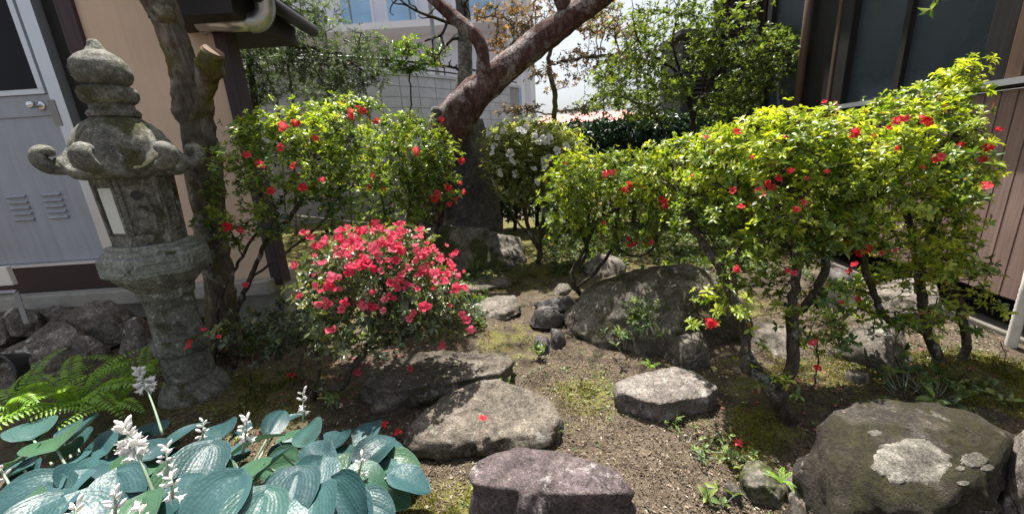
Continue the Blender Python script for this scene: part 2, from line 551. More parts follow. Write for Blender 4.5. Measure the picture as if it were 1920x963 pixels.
def grow(limbs, attr, step=0.05, infl=0.6, kill=0.06, iters=90, rs=None, wander=0.25):
    """Space colonisation from the given limb polylines towards the attractor points."""
    pos, par = [], []
    for L in limbs:
        pts = np.asarray(L['pts'], float)
        pts = smooth_path(pts, 5) if len(pts) > 2 else pts
        prev = -1
        if pos and L.get('join', True):
            dd = np.linalg.norm(np.array(pos) - pts[0], axis=1)
            prev = int(dd.argmin())
        for i in range(len(pts) - 1):
            seg = pts[i + 1] - pts[i]
            m = max(1, int(np.linalg.norm(seg) / step + 0.5))
            for k in range(m):
                p = pts[i] + seg * (k / m)
                if prev >= 0 and i == 0 and k == 0 and np.linalg.norm(np.array(pos[prev]) - p) < 1e-4:
                    continue
                pos.append(p + (rs.normal(size=3) * step * 0.10 if i > 0 else 0)); par.append(prev); prev = len(pos) - 1
        pos.append(pts[-1]); par.append(prev)
    pos = [np.asarray(p) for p in pos]
    A = np.asarray(attr)
    best = np.full(len(A), 1e9)
    bi = np.zeros(len(A), int)
    alive = np.ones(len(A), bool)
    start = 0
    for it in range(iters):
        N = np.array(pos[start:])
        if len(N) == 0: break
        idx = np.where(alive)[0]
        if len(idx) == 0: break
        for s in range(0, len(N), 400):
            D = np.linalg.norm(A[idx][:, None, :] - N[None, s:s + 400, :], axis=2)
            j = D.argmin(1)
            d = D[np.arange(len(idx)), j]
            up = d < best[idx]
            best[idx[up]] = d[up]
            bi[idx[up]] = start + s + j[up]
        alive &= best > kill
        start = len(pos)
        idx = np.where(alive & (best < infl if it > 3 else best < infl * 1.5))[0]
        if len(idx) == 0: break
        Pn = np.array(pos)
        dirs = A[idx] - Pn[bi[idx]]
        dirs /= np.linalg.norm(dirs, axis=1)[:, None]
        un, inv = np.unique(bi[idx], return_inverse=True)
        acc = np.zeros((len(un), 3))
        np.add.at(acc, inv, dirs)
        acc /= np.linalg.norm(acc, axis=1)[:, None] + 1e-9
        acc += rs.normal(size=acc.shape) * wander
        acc /= np.linalg.norm(acc, axis=1)[:, None] + 1e-9
        for k, u in enumerate(un):
            pos.append(Pn[u] + acc[k] * step)
            par.append(int(u))
    return np.array(pos), np.array(par)
def branch_mesh(pos, par, tip=0.0016, expo=2.4, rmax=None, gain=1.0, thick=None):
    n = len(pos)
    rr = np.zeros(n)
    kids = [[] for _ in range(n)]
    for i in range(n):
        if par[i] >= 0: kids[par[i]].append(i)
    for i in range(n - 1, -1, -1):
        if not kids[i]: rr[i] = tip ** expo
        if par[i] >= 0: rr[par[i]] += rr[i]
    # a parent may come after its child only when limbs were joined; children always carry a larger index
    rad = rr ** (1 / expo) * gain
    if rmax: rad = np.minimum(rad, rmax)
    for k in kids: k.sort(key=lambda c: -rad[c])
    mbV, mbF, base = [], [], 0
    for i in range(n):
        p = par[i]
        if p < 0 or kids[p][0] != i:
            chain = [p, i] if p >= 0 else [i]
            j = i
            while kids[j]:
                j = kids[j][0]
                chain.append(j)
            if len(chain) < 2: continue
            rds = rad[chain].copy()
            if p >= 0: rds[0] = min(rad[p], rad[i] * 1.25)
            k = 8 if rds.max() > 0.02 else (6 if rds.max() > 0.008 else (4 if rds.max() > 0.004 else 3))
            V, F = tube(pos[chain], rds, k, k > 3)
            mbV.append(V); mbF += [[a + base for a in f] for f in F]; base += len(V)
    return np.concatenate(mbV), mbF, rad, kids
# leaf templates: (along, across, up) and faces
LT4 = (np.array([(0, 0, 0), (0.5, 0.5, 0.12), (1, 0, -0.08), (0.5, -0.5, 0.12), (0.5, 0, 0)]), np.array([(0, 1, 4), (1, 2, 4), (2, 3, 4), (3, 0, 4)]))
LT8 = (np.array([(0, 0, 0), (0.30, 0.36, 0.07), (0.68, 0.46, 0.06), (1, 0, -0.14), (0.68, -0.46, 0.06), (0.30, -0.36, 0.07), (0.32, 0, 0.0), (0.68, 0, -0.02)]),
       np.array([(0, 1, 6), (1, 2, 7), (1, 7, 6), (2, 3, 7), (3, 4, 7), (4, 5, 6), (4, 6, 7), (5, 0, 6)]))
LT2 = (np.array([(0, 0, 0), (0.5, 0.5, 0.03), (1, 0, 0), (0.5, -0.5, 0.03)]), np.array([(0, 1, 3), (1, 2, 3)]))
def leaves(basep, d, nrm, length, width, tmpl, tint, curl=None):
    T, F = tmpl
    d = d / (np.linalg.norm(d, axis=1)[:, None] + 1e-9)
    s = np.cross(nrm, d)
    s /= np.linalg.norm(s, axis=1)[:, None] + 1e-9
    u = np.cross(d, s)
    n, m = len(basep), len(T)
    L, W = np.asarray(length)[:, None, None], np.asarray(width)[:, None, None]
    up = T[None, :, 2, None] * L
    if curl is not None:
        up = up - (T[None, :, 0, None] ** 2) * L * np.asarray(curl)[:, None, None]
    V = basep[:, None, :] + d[:, None, :] * T[None, :, 0, None] * L + s[:, None, :] * T[None, :, 1, None] * W + u[:, None, :] * up
    FF = F[None] + (np.arange(n) * m)[:, None, None]
    return V.reshape(-1, 3), FF.reshape(-1, 3), np.repeat(tint, m)
def whorls(p, axis, rs, per=6, length=0.035, wr=0.42, tilt=(45, 85), tmpl=LT4, tint=None, lenvar=0.3, curl=0.1):
    n = len(p)
    axis = axis / (np.linalg.norm(axis, axis=1)[:, None] + 1e-9)
    h = np.where(np.abs(axis[:, 2:3]) < 0.9, np.array([[0, 0, 1.0]]), np.array([[1.0, 0, 0]]))
    e1 = np.cross(axis, h); e1 /= np.linalg.norm(e1, axis=1)[:, None]
    e2 = np.cross(axis, e1)
    k = np.repeat(np.arange(n), per)
    ph = (np.tile(np.arange(per), n) * 2.4 + np.repeat(rs.uniform(0, 6.28, n), per) + rs.normal(size=n * per) * 0.35)
    tl = np.radians(rs.uniform(tilt[0], tilt[1], n * per))
    rd = np.cos(ph)[:, None] * e1[k] + np.sin(ph)[:, None] * e2[k]
    d = rd * np.sin(tl)[:, None] + axis[k] * np.cos(tl)[:, None]
    nr = axis[k] * np.sin(tl)[:, None] - rd * np.cos(tl)[:, None] + rs.normal(size=(n * per, 3)) * 0.25
    sz = np.repeat(rs.uniform(1 - lenvar, 1 + lenvar, n), per) * rs.uniform(0.75, 1.15, n * per) * length
    bp = p[k] + axis[k] * rs.uniform(-0.25, 0.1, n * per)[:, None] * length
    ti = np.clip((np.repeat(tint, per) if tint is not None else 0.5) + rs.normal(size=n * per) * 0.13, 0, 0.95)
    ti = np.where(rs.uniform(0, 1, n * per) < 0.018, 1.0, ti)
    return leaves(bp, d, nr, sz, sz * wr * rs.uniform(0.85, 1.15, n * per), tmpl, ti, np.abs(rs.normal(size=n * per)) * curl)

# azalea flowers: a few shared shapes
def flower_mesh(name, seed, petals=5, openness=1.0, mat=None, R1=0.028, depth=0.026):
    rs = np.random.default_rng(seed)
    V, F = [], []
    for k in range(petals):
        a0 = k * 2 * math.pi / petals + rs.normal() * 0.08
        b = len(V)
        w = math.pi / petals * 1.02
        dz = rs.normal() * 0.007
        R2 = R1 * rs.uniform(0.8, 1.15)
        prof = [(0.10, -0.1, 0.35), (0.42, 0.45, 0.95), (0.78, 0.85 * openness + 0.1, 1.0), (1.0, 0.95 - 0.25 * openness, 0.45)]
        for (rr, zz, ww) in prof:
            for sgn in (-1, 0, 1):
                a = a0 + sgn * w * ww
                rr2 = rr * R2 * (1.0 if sgn == 0 else 0.93)
                V.append((rr2 * math.cos(a), rr2 * math.sin(a), zz * depth + (dz if rr > 0.7 else 0) + (0.004 if sgn and rr > 0.6 else 0) + rs.normal() * 0.0022))
        for i in range(3):
            for j in range(2):
                F.append((b + i * 3 + j, b + (i + 1) * 3 + j, b + (i + 1) * 3 + j + 1, b + i * 3 + j + 1))
    for k in range(4):
        a = k * 1.57 + rs.uniform(0, 1)
        b = len(V)
        x, y = 0.004 * math.cos(a), 0.004 * math.sin(a)
        V += [(0, 0, 0), (0.0008, 0.0008, 0), (x * 3, y * 3, depth * 1.25)]
        F.append((b, b + 1, b + 2))
    me = mesh_np(name, np.array(V), F, True)
    if mat: me.materials.append(mat)
    return me
def place_flower(me, p, nrm, parent, scale, rs, name='flower'):
    o = bpy.data.objects.new(name, me)
    col.objects.link(o)
    o.parent = parent
    q = Vector(tuple(float(x) for x in nrm)).to_track_quat('Z', 'Y')
    o.rotation_mode = 'QUATERNION'
    o.rotation_quaternion = q @ Matrix.Rotation(rs.uniform(0, 6.28), 3, 'Z').to_quaternion()
    o.location = tuple(float(x) for x in (np.asarray(p) - origin(parent)))
    o.scale = (scale,) * 3
    return o
def hit_crown(ells, px, py):
    """first point of the crown's clumps seen through a pixel"""
    d = ray(px, py)
    best = None
    for e in ells:
        o = (CAM - e['c']) @ e['ax'].T / e['r']
        v = d @ e['ax'].T / e['r']
        a, b, c = v @ v, 2 * o @ v, o @ o - 1
        D = b * b - 4 * a * c
        if D < 0: continue
        t = (-b - math.sqrt(D)) / (2 * a)
        if t > 0 and (best is None or t < best[0]):
            p = CAM + d * t
            n = ((p - e['c']) @ e['ax'].T / e['r'] ** 2) @ e['ax']
            best = (t, p, n / np.linalg.norm(n))
    return best
def shrub(name, label, cat, base, limbs, ells, bark, leafm, seed, per_m3=700, leaf=0.035, wr=0.42, per=6, sub=3, spread=0.045, tmpl=LT4, step=0.05,
          kill=0.06, infl=0.6, tip=0.0016, gain=1.0, rmax=None, shell=0.55, clump=0.0, topw=0.3, tint0=0.35, tintz=0.2, tiltr=(45, 85), group=None, upw=0.6, wander=0.25,
          mid=0.35, curl=0.14, expo=2.4, foliage='foliage', trunk='branches', leafmin=None, flat=1.0, lenvar=0.42):
    rs = np.random.default_rng(seed)
    root = empty(name, base, label, cat, group)
    A = sample_crown(ells, per_m3, shell, rs, clump, seed, topw)
    pos, par = grow(limbs, A, step, infl, kill, 90, rs, wander)
    V, F, rad, kids = branch_mesh(pos, par, tip, expo, rmax, gain)
    V = V + (fbm(V, 30, 2, seed)[:, None] * 0.0) 
    obj(trunk, V, F, bark, root, True)
    n = len(pos)
    isl = np.array([len(k) == 0 for k in kids])
    dirv = np.zeros((n, 3)); ok = par >= 0
    dirv[ok] = pos[ok] - pos[par[ok]]
    dirv /= np.linalg.norm(dirv, axis=1)[:, None] + 1e-9
    inside = np.min(np.stack([in_ell(e, pos) for e in ells]), axis=0) < 1.12
    midn = (~isl) & (rad < tip * 3.5) & (rs.uniform(0, 1, n) < mid) & inside
    src = np.concatenate([np.where(isl & inside)[0], np.where(midn)[0]])
    rep = np.repeat(src, sub)
    off = rs.normal(size=(len(rep), 3)) * spread * np.array([1, 1, 0.75 * flat])
    off[::sub] *= 0.15
    tips = pos[rep] + off
    ax = dirv[rep] * 0.5 + off / (spread + 1e-6) * 0.25 + np.array([0, 0, upw]) + rs.normal(size=off.shape) * 0.25
    # tiny shoots that carry the side whorls
    tv, tf, b0 = [], [], 0
    st, en = pos[rep], tips
    sdir = en - st
    side = np.cross(sdir, np.array([0.3, 0.5, 0.8])); side /= np.linalg.norm(side, axis=1)[:, None] + 1e-9
    side2 = np.cross(sdir, side); side2 /= np.linalg.norm(side2, axis=1)[:, None] + 1e-9
    r0 = tip * 0.55
    TV = np.stack([st + side * r0, st - side * r0 * 0.5 + side2 * r0, st - side * r0 * 0.5 - side2 * r0, en], 1).reshape(-1, 3)
    k = np.arange(len(rep))[:, None, None] * 4
    TF = (np.array([[(0, 1, 3), (1, 2, 3), (2, 0, 3)]]) + k).reshape(-1, 3)
    tw = obj('twigs', TV, TF, bark, root, True)
    tw['kind'] = 'stuff'
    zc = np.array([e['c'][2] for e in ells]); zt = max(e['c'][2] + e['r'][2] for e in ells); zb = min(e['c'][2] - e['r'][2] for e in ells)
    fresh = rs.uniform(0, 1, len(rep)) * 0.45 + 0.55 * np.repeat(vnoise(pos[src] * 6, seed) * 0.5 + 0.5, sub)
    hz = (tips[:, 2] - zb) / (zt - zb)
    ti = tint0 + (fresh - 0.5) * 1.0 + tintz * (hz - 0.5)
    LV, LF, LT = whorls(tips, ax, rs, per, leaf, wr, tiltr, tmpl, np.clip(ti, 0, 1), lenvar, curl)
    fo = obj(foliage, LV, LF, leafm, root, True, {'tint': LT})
    fo['kind'] = 'stuff'
    root['_n'] = 0
    del root['_n']
    return root, pos, tips

# ================================================================ materials of this garden
M = {}
M['stone_purple'] = stone_mat('stone_purple', (0.075, 0.057, 0.059), (0.19, 0.152, 0.150), 0.5, (0.40, 0.37, 0.355), 0.0, scale=1.3)
M['stone_grey'] = stone_mat('stone_grey', (0.085, 0.073, 0.06), (0.23, 0.203, 0.172), 0.45, (0.43, 0.41, 0.365), 0.25, moss_up=-0.10)
M['stone_step'] = stone_mat('stone_step', (0.075, 0.063, 0.048), (0.20, 0.172, 0.14), 0.5, (0.39, 0.365, 0.325), 0.42, moss_c=(0.15, 0.14, 0.05), moss_up=-0.18, scale=1.1)
M['stone_pale'] = stone_mat('stone_pale', (0.11, 0.093, 0.083), (0.27, 0.24, 0.215), 0.7, (0.48, 0.45, 0.415), 0.0, scale=1.4)
M['stone_dark'] = stone_mat('stone_dark', (0.05, 0.045, 0.044), (0.165, 0.15, 0.143), 0.3, (0.36, 0.345, 0.33), 0.0)
M['stone_moss'] = stone_mat('stone_moss', (0.08, 0.07, 0.055), (0.24, 0.215, 0.18), 0.40, (0.46, 0.45, 0.41), 0.58, moss_c=(0.12, 0.105, 0.04), moss_c2=(0.04, 0.037, 0.015), moss_up=0.03)
M['stone_mossgreen'] = stone_mat('stone_mossgreen', (0.10, 0.09, 0.075), (0.26, 0.24, 0.20), 0.30, (0.40, 0.39, 0.34), 0.72, moss_c=(0.11, 0.125, 0.03), moss_c2=(0.04, 0.05, 0.012), moss_up=-0.12)
M['stone_left'] = stone_mat('stone_left', (0.10, 0.085, 0.072), (0.29, 0.255, 0.225), 0.65, (0.62, 0.59, 0.54), 0.2, moss_up=0.02)  # bright lichen flecks double as sun spots on the foundation rocks
M['stone_b2'] = stone_mat('stone_dark_moss', (0.03, 0.025, 0.02), (0.11, 0.095, 0.077), 0.5, (0.34, 0.325, 0.29), 0.5, moss_c=(0.058, 0.052, 0.021), moss_c2=(0.018, 0.017, 0.009), moss_up=0.10, scale=1.3)
M['lantern'] = stone_mat('lantern_granite', (0.115, 0.112, 0.095), (0.31, 0.305, 0.265), 0.55, (0.52, 0.51, 0.47), 0.30, moss_c=(0.12, 0.115, 0.035), moss_c2=(0.035, 0.037, 0.015), moss_up=0.07, scale=1.9, bump=0.55)
M['lantern_clean'] = stone_mat('lantern_granite_pale', (0.18, 0.19, 0.165), (0.36, 0.375, 0.335), 0.35, (0.46, 0.48, 0.44), 0.18, moss_c=(0.10, 0.115, 0.04), scale=3.0, bump=0.4)
M['lichen_pale'] = stone_mat('lichen_crust', (0.09, 0.082, 0.065), (0.33, 0.31, 0.265), 0.65, (0.44, 0.42, 0.37), 0.0, scale=1.8, bump=0.8, dark=(0.10, 0.085, 0.065))

t = NT('soil')
nb = t.noise(1.6, 8, 0.65); nm = t.noise(9, 8, 0.7); nf = t.noise(55, 6, 0.75); ng = t.vor(130)
c = t.ramp(nm, [(0.28, (0.042, 0.031, 0.021)), (0.5, (0.108, 0.085, 0.061)), (0.72, (0.20, 0.165, 0.125))])
c = t.mix(t.rng(nf, 0.36, 0.62), t.mix(0.6, c, (0.055, 0.042, 0.03)), c)
ms = t.math('MULTIPLY', t.rng(t.math('ADD', t.attr('moss').outputs['Fac'], t.math('MULTIPLY', t.math('SUBTRACT', nm, 0.5), 1.3)), 0.35, 0.6), t.rng(nf, 0.30, 0.5, 0.3, 1))
c = t.mix(ms, c, t.mix(t.rng(nf, 0.38, 0.65), (0.05, 0.055, 0.015), (0.20, 0.185, 0.055)))
b = t.bump(nm, 0.6, 0.03); b = t.bump(nf, 0.9, 0.012, b); b = t.bump(ng, 0.6, 0.006, b)
M['soil'] = t.done(t.bsdf(c, 0.95, b, spec=0.15))

t = NT('dry_litter')
c = t.ramp(t.attr('tint').outputs['Fac'], [(0.0, (0.03, 0.022, 0.015)), (0.4, (0.105, 0.078, 0.054)), (0.8, (0.225, 0.175, 0.13)), (1.0, (0.40, 0.345, 0.285))])
M['litter'] = t.done(t.bsdf(c, 0.8, None, spec=0.25))
M['moss_tuft'] = leaf_mat('moss_tuft', [(0, (0.04, 0.05, 0.012)), (0.5, (0.13, 0.135, 0.03)), (1, (0.28, 0.25, 0.07))], (1.3, 1.3, 0.6), 0.3, 0.8, 0.1)

GL = (1.65, 1.6, 0.45)
M['azalea_leaf'] = leaf_mat('azalea_leaf', [(0, (0.02, 0.048, 0.018)), (0.35, (0.075, 0.14, 0.026)), (0.65, (0.22, 0.30, 0.04)), (1, (0.44, 0.49, 0.065))], GL, 0.47, 0.34, 0.6)
M['azalea_leaf_left'] = leaf_mat('azalea_leaf_green', [(0, (0.018, 0.045, 0.018)), (0.35, (0.055, 0.115, 0.028)), (0.65, (0.17, 0.25, 0.045)), (1, (0.36, 0.435, 0.07))], GL, 0.45, 0.34, 0.6)
M['azalea_leaf_pink'] = leaf_mat('azalea_leaf_grey', [(0, (0.03, 0.05, 0.025)), (0.5, (0.09, 0.125, 0.055)), (0.85, (0.20, 0.235, 0.08)), (1, (0.30, 0.29, 0.09))], (1.5, 1.4, 0.6), 0.3, 0.30, 0.7)
M['azalea_leaf_white'] = leaf_mat('azalea_leaf_pale', [(0, (0.05, 0.08, 0.035)), (0.5, (0.16, 0.21, 0.085)), (1, (0.38, 0.42, 0.17))], GL, 0.42, 0.4)
M['green_leaf'] = leaf_mat('green_leaf', [(0, (0.02, 0.045, 0.018)), (0.5, (0.07, 0.12, 0.035)), (1, (0.20, 0.26, 0.06))], GL, 0.42, 0.42)
M['dark_leaf'] = leaf_mat('dark_hedge_leaf', [(0, (0.008, 0.022, 0.012)), (0.5, (0.02, 0.05, 0.026)), (1, (0.05, 0.09, 0.045))], (1.3, 1.4, 0.7), 0.15, 0.35, 0.4)
M['conifer'] = leaf_mat('conifer_spray', [(0, (0.03, 0.055, 0.03)), (0.5, (0.085, 0.13, 0.06)), (1, (0.20, 0.26, 0.11))], (1.4, 1.4, 0.7), 0.35, 0.5)
M['maple_leaf'] = leaf_mat('maple_leaf', [(0, (0.06, 0.055, 0.035)), (0.45, (0.16, 0.125, 0.07)), (0.8, (0.30, 0.185, 0.075)), (1, (0.48, 0.27, 0.08))], (1.5, 1.2, 0.8), 0.45, 0.5)
M['fern_leaf'] = leaf_mat('fern_frond', [(0, (0.09, 0.20, 0.02)), (0.5, (0.20, 0.38, 0.04)), (1, (0.32, 0.50, 0.07))], (1.6, 1.5, 0.5), 0.42, 0.42)
M['weed_leaf'] = leaf_mat('weed_leaf', [(0, (0.05, 0.09, 0.03)), (0.5, (0.13, 0.20, 0.06)), (1, (0.26, 0.32, 0.10))], (1.5, 1.4, 0.6), 0.35, 0.45)
M['red_flower'] = None
def petal_mat(name, c1, c2, trans, tf=0.4):
    t = NT(name)
    oi = t.n('ObjectInfo').outputs['Random']
    c = t.ramp(oi, [(0, c1), (1, c2)])
    return t.done(t.n('MixShader', {0: tf, 1: t.bsdf(c, 0.75, None, spec=0.12), 2: t.n('BsdfTranslucent', {'Color': t.mix(1.0, c, trans, 'MULTIPLY')}).outputs[0]}).outputs[0])
M['red_flower'] = petal_mat('red_petal', (0.62, 0.025, 0.035), (0.80, 0.10, 0.13), (1.15, 1.1, 1.1))
M['pink_flower'] = petal_mat('coral_pink_petal', (0.74, 0.04, 0.10), (0.88, 0.19, 0.27), (1.05, 1.2, 1.2))
M['white_flower'] = petal_mat('white_petal', (0.78, 0.76, 0.74), (0.84, 0.82, 0.82), (1, 1, 1), 0.3)
M['hosta_flower'] = petal_mat('lilac_white_petal', (0.74, 0.72, 0.70), (0.82, 0.80, 0.78), (1, 1, 1), 0.3)

M['azalea_bark'] = bark_mat('azalea_bark', (0.11, 0.088, 0.068), (0.29, 0.245, 0.20), 2.5, 0.12, 0.3)
M['grey_bark'] = bark_mat('old_tree_bark', (0.17, 0.14, 0.11), (0.40, 0.34, 0.27), 1.0, 0.55, 0.45, (0.20, 0.18, 0.025))
M['pine_bark'] = bark_mat('red_pine_bark', (0.14, 0.075, 0.066), (0.34, 0.235, 0.215), 1.2, 0.0, 0.55, stretch=0.5, lich_c=(0.36, 0.325, 0.315))
M['pale_bark'] = bark_mat('pale_bark', (0.16, 0.15, 0.135), (0.42, 0.40, 0.37), 1.6, 0.0, 0.7, stretch=0.8)
M['dark_bark'] = bark_mat('dark_bark', (0.055, 0.045, 0.037), (0.15, 0.13, 0.11), 1.6, 0.1, 0.2)
M['cut_wood'] = plain_mat('cut_wood', (0.17, 0.12, 0.08), 0.85, var=0.4, scale=14, bump=0.6, spec=0.2, grime=(0.08, 0.06, 0.045))

t = NT('hosta_blade')          # rows of curved veins and puckers follow the blade's own coordinates
av = t.attr('blade')
sp = t.n('SeparateXYZ', {0: av.outputs['Vector']})
oi = t.n('ObjectInfo').outputs['Random']
vein = t.math('SINE', t.math('MULTIPLY', sp.outputs['X'], 58.0))
cross = t.math('SINE', t.math('ADD', t.math('MULTIPLY', sp.outputs['Y'], 120.0), t.math('MULTIPLY', t.noise(22, 3, 0.5), 9.0)))
puck = t.noise(70, 3, 0.5)
col1 = t.ramp(oi, [(0, (0.010, 0.036, 0.044)), (0.4, (0.022, 0.066, 0.076)), (0.68, (0.040, 0.098, 0.105)), (0.78, (0.035, 0.09, 0.03)), (1, (0.04, 0.10, 0.03))])
blu = t.noise(7, 5, 0.6)
c = t.mix(t.rng(blu, 0.35, 0.7), t.mix(0.35, col1, (0.04, 0.10, 0.08)), t.mix(0.18, col1, (0.09, 0.175, 0.21)))
c = t.mix(t.rng(vein, 0.8, 1.0, 0, 0.22), c, (0.012, 0.04, 0.038))
rimf = t.rng(sp.outputs['Z'], 0.0, 0.05, 0.5, 0.0)
c = t.mix(rimf, c, (0.07, 0.13, 0.125))
b = t.bump(vein, 0.075, 0.004); b = t.bump(cross, 0.05, 0.003, b); b = t.bump(puck, 0.35, 0.006, b)
sh = t.bsdf(c, t.rng(blu, 0.3, 0.7, 0.34, 0.5), b, spec=0.36)
M['hosta'] = t.done(t.n('MixShader', {0: 0.12, 1: sh, 2: t.n('BsdfTranslucent', {'Color': t.mix(1.0, c, (1.6, 1.7, 0.7), 'MULTIPLY')}).outputs[0]}).outputs[0])
M['hosta_stem'] = plain_mat('pale_green_stem', (0.26, 0.34, 0.24), 0.5, scale=20)

M['stucco'] = plain_mat('tan_stucco', (0.69, 0.52, 0.39), 0.95, var=0.07, scale=2.5, bump=0.5, spec=0.1, streak=0.18, grime=(0.58, 0.44, 0.335))
M['post'] = wood_mat('dark_brown_post', (0.055, 0.038, 0.045), (0.10, 0.072, 0.078), 'Z')
M['door_metal'] = plain_mat('grey_painted_steel', (0.34, 0.37, 0.425), 0.42, var=0.08, scale=2.0, bump=0.05, streak=0.45, grime=(0.29, 0.30, 0.32))
M['alu'] = plain_mat('aluminium_frame', (0.62, 0.64, 0.68), 0.35, 0.6, 0.06, 4, 0.03)
M['chrome'] = plain_mat('steel_handle', (0.72, 0.72, 0.74), 0.15, 1.0, 0.03, 4, 0.0)
M['dark_glass'] = plain_mat('dark_window_glass', (0.008, 0.008, 0.010), 0.12, 0.0, 0.3, 2, 0.0, 0.12)
M['grey_glass'] = plain_mat('grey_frosted_glass', (0.045, 0.06, 0.078), 0.30, 0.0, 0.25, 1.2, 0.02, 0.5)
M['pale_glass'] = plain_mat('pale_frosted_glass', (0.30, 0.34, 0.36), 0.25, 0.0, 0.15, 3, 0.02, 0.5)
M['blue_glass'] = plain_mat('sky_blue_window_glass', (0.36, 0.58, 0.80), 0.12, 0.0, 0.12, 0.6, 0.0, 0.6)
M['black_wood'] = wood_mat('blackened_wood', (0.012, 0.011, 0.011), (0.03, 0.027, 0.025), 'Z')
M['brown_board'] = wood_mat('weathered_brown_board', (0.24, 0.155, 0.135), (0.40, 0.285, 0.255), 'Z', 0.75)
M['brown_wood'] = wood_mat('brown_wood', (0.085, 0.05, 0.036), (0.16, 0.10, 0.07), 'Z')
M['maroon'] = plain_mat('maroon_paint', (0.026, 0.008, 0.011), 0.55, var=0.3, scale=5)
M['concrete'] = plain_mat('concrete', (0.34, 0.325, 0.29), 0.92, var=0.2, scale=6, bump=0.5, spec=0.2, grime=(0.17, 0.16, 0.13))
M['dark_concrete'] = plain_mat('dark_concrete', (0.13, 0.12, 0.105), 0.92, var=0.3, scale=6, bump=0.5, spec=0.2, grime=(0.07, 0.065, 0.05))  # darker concrete tone for the footing, with random darker patches
M['block'] = plain_mat('concrete_block', (0.60, 0.605, 0.67), 0.92, var=0.14, scale=5, bump=0.6, spec=0.15, grime=(0.47, 0.475, 0.53))
M['mortar'] = plain_mat('mortar', (0.36, 0.355, 0.37), 0.95, var=0.1, scale=12, bump=0.3, spec=0.1)
M['black_metal'] = plain_mat('black_metal', (0.02, 0.02, 0.022), 0.4, 0.3, 0.2, 6)
M['pipe_grey'] = plain_mat('grey_pipe', (0.26, 0.25, 0.25), 0.4, 0.4, 0.2, 8)
M['duct'] = plain_mat('aluminium_duct', (0.55, 0.54, 0.53), 0.32, 0.85, 0.15, 10)
M['eave'] = plain_mat('dark_eave', (0.022, 0.019, 0.018), 0.7, var=0.3, scale=6)
M['pale_wall'] = plain_mat('pale_lilac_render', (0.80, 0.80, 0.88), 0.9, var=0.04, scale=1.0, bump=0.2, spec=0.1)
M['white_wall'] = plain_mat('white_render', (0.86, 0.85, 0.87), 0.9, var=0.04, scale=1.0, bump=0.2, spec=0.1)
M['rail'] = plain_mat('grey_railing', (0.22, 0.24, 0.26), 0.5, 0.3)
M['red_roof'] = plain_mat('faded_red_roof', (0.55, 0.16, 0.14), 0.7, var=0.15)
M['white_paint'] = plain_mat('white_paint', (0.68, 0.66, 0.63), 0.6, var=0.08, scale=10, grime=(0.42, 0.40, 0.36))
M['paper'] = plain_mat('white_lantern_panel', (0.60, 0.61, 0.58), 0.8, var=0.05, scale=12, grime=(0.48, 0.48, 0.44))
M['slat_grey'] = plain_mat('grey_louvre', (0.11, 0.105, 0.10), 0.6, var=0.15, scale=5)
M['black_plastic'] = plain_mat('black_plastic', (0.015, 0.015, 0.017), 0.35, var=0.2)
M['void'] = plain_mat('crawl_space_shade', (0.02, 0.018, 0.016), 0.95, var=0.3)  # near-black colour puts the shade under the raised floor into its surfaces

# ================================================================ ground
def axis_grid(fine, coarse):
    return np.unique(np.concatenate([np.asarray(a) for a in (fine, coarse)]).round(5))
xs = axis_grid(np.arange(-3.6, 3.61, 0.035), [-90, -50, -25, -14, -9, -6.5, -5, -4.2, -3.9, 3.9, 4.2, 5, 6.5, 9, 14, 25, 50, 90])
ys = axis_grid(np.arange(0.3, 5.2, 0.035), [-20, -8, -3, -1, -0.3, 0.1, 5.4, 5.7, 6.1, 6.6, 7.2, 8, 9, 11, 14, 20, 30, 50, 90, 160])
X, Y = np.meshgrid(xs, ys)
Z = Hf(X, Y)
gv = np.stack([X.ravel(), Y.ravel(), Z.ravel()], 1)
nx, ny = len(xs), len(ys)
ii = np.arange(nx * ny).reshape(ny, nx)
gf = np.stack([ii[:-1, :-1], ii[:-1, 1:], ii[1:, 1:], ii[1:, :-1]], -1).reshape(-1, 4)
MOSS = [(460, 745, .30, 1.0), (520, 760, .22, .9), (560, 735, .2, .5), (1110, 735, .26, .75), (1060, 720, .2, .4), (1415, 810, .16, 1.0), (1390, 850, .18, .8), (840, 945, .16, 1.0), (800, 955, .12, 1.0),
        (1860, 725, .35, 1.1), (1900, 745, .3, 1.1), (1800, 700, .25, .7), (940, 530, .5, .5), (1000, 520, .5, .5), (720, 600, .4, .3), (1640, 690, .3, .8), (1520, 690, .3, .6), (1400, 690, .2, .5), (1080, 800, .1, .4),
        (1420, 900, .12, .8), (1150, 900, .1, .25), (1270, 860, .1, .4), (600, 560, .4, .5)]
mo = 0.40 * np.clip(fbm(gv, 1.1, 3, 404) + 0.4, 0, 1.3) * (np.abs(gv[:, 0]) < 6) * (gv[:, 1] < 9)
for (px, py, r, a) in MOSS:
    g = G(px, py)
    mo = np.maximum(mo, a * np.exp(-(((gv[:, 0] - g[0]) ** 2 + (gv[:, 1] - g[1]) ** 2) / r ** 2)))
mo = np.maximum(mo, 0.62 * sstep(3.3, 4.6, gv[:, 1]) * sstep(9, 7, gv[:, 1]) * (np.abs(gv[:, 0]) < 6))
ground = obj('ground', gv, gf, M['soil'], None, True, {'moss': mo}, base=(0, 0, 0))
tag(ground, 'brown garden soil with dry litter and mossy patches', None, None, 'structure')

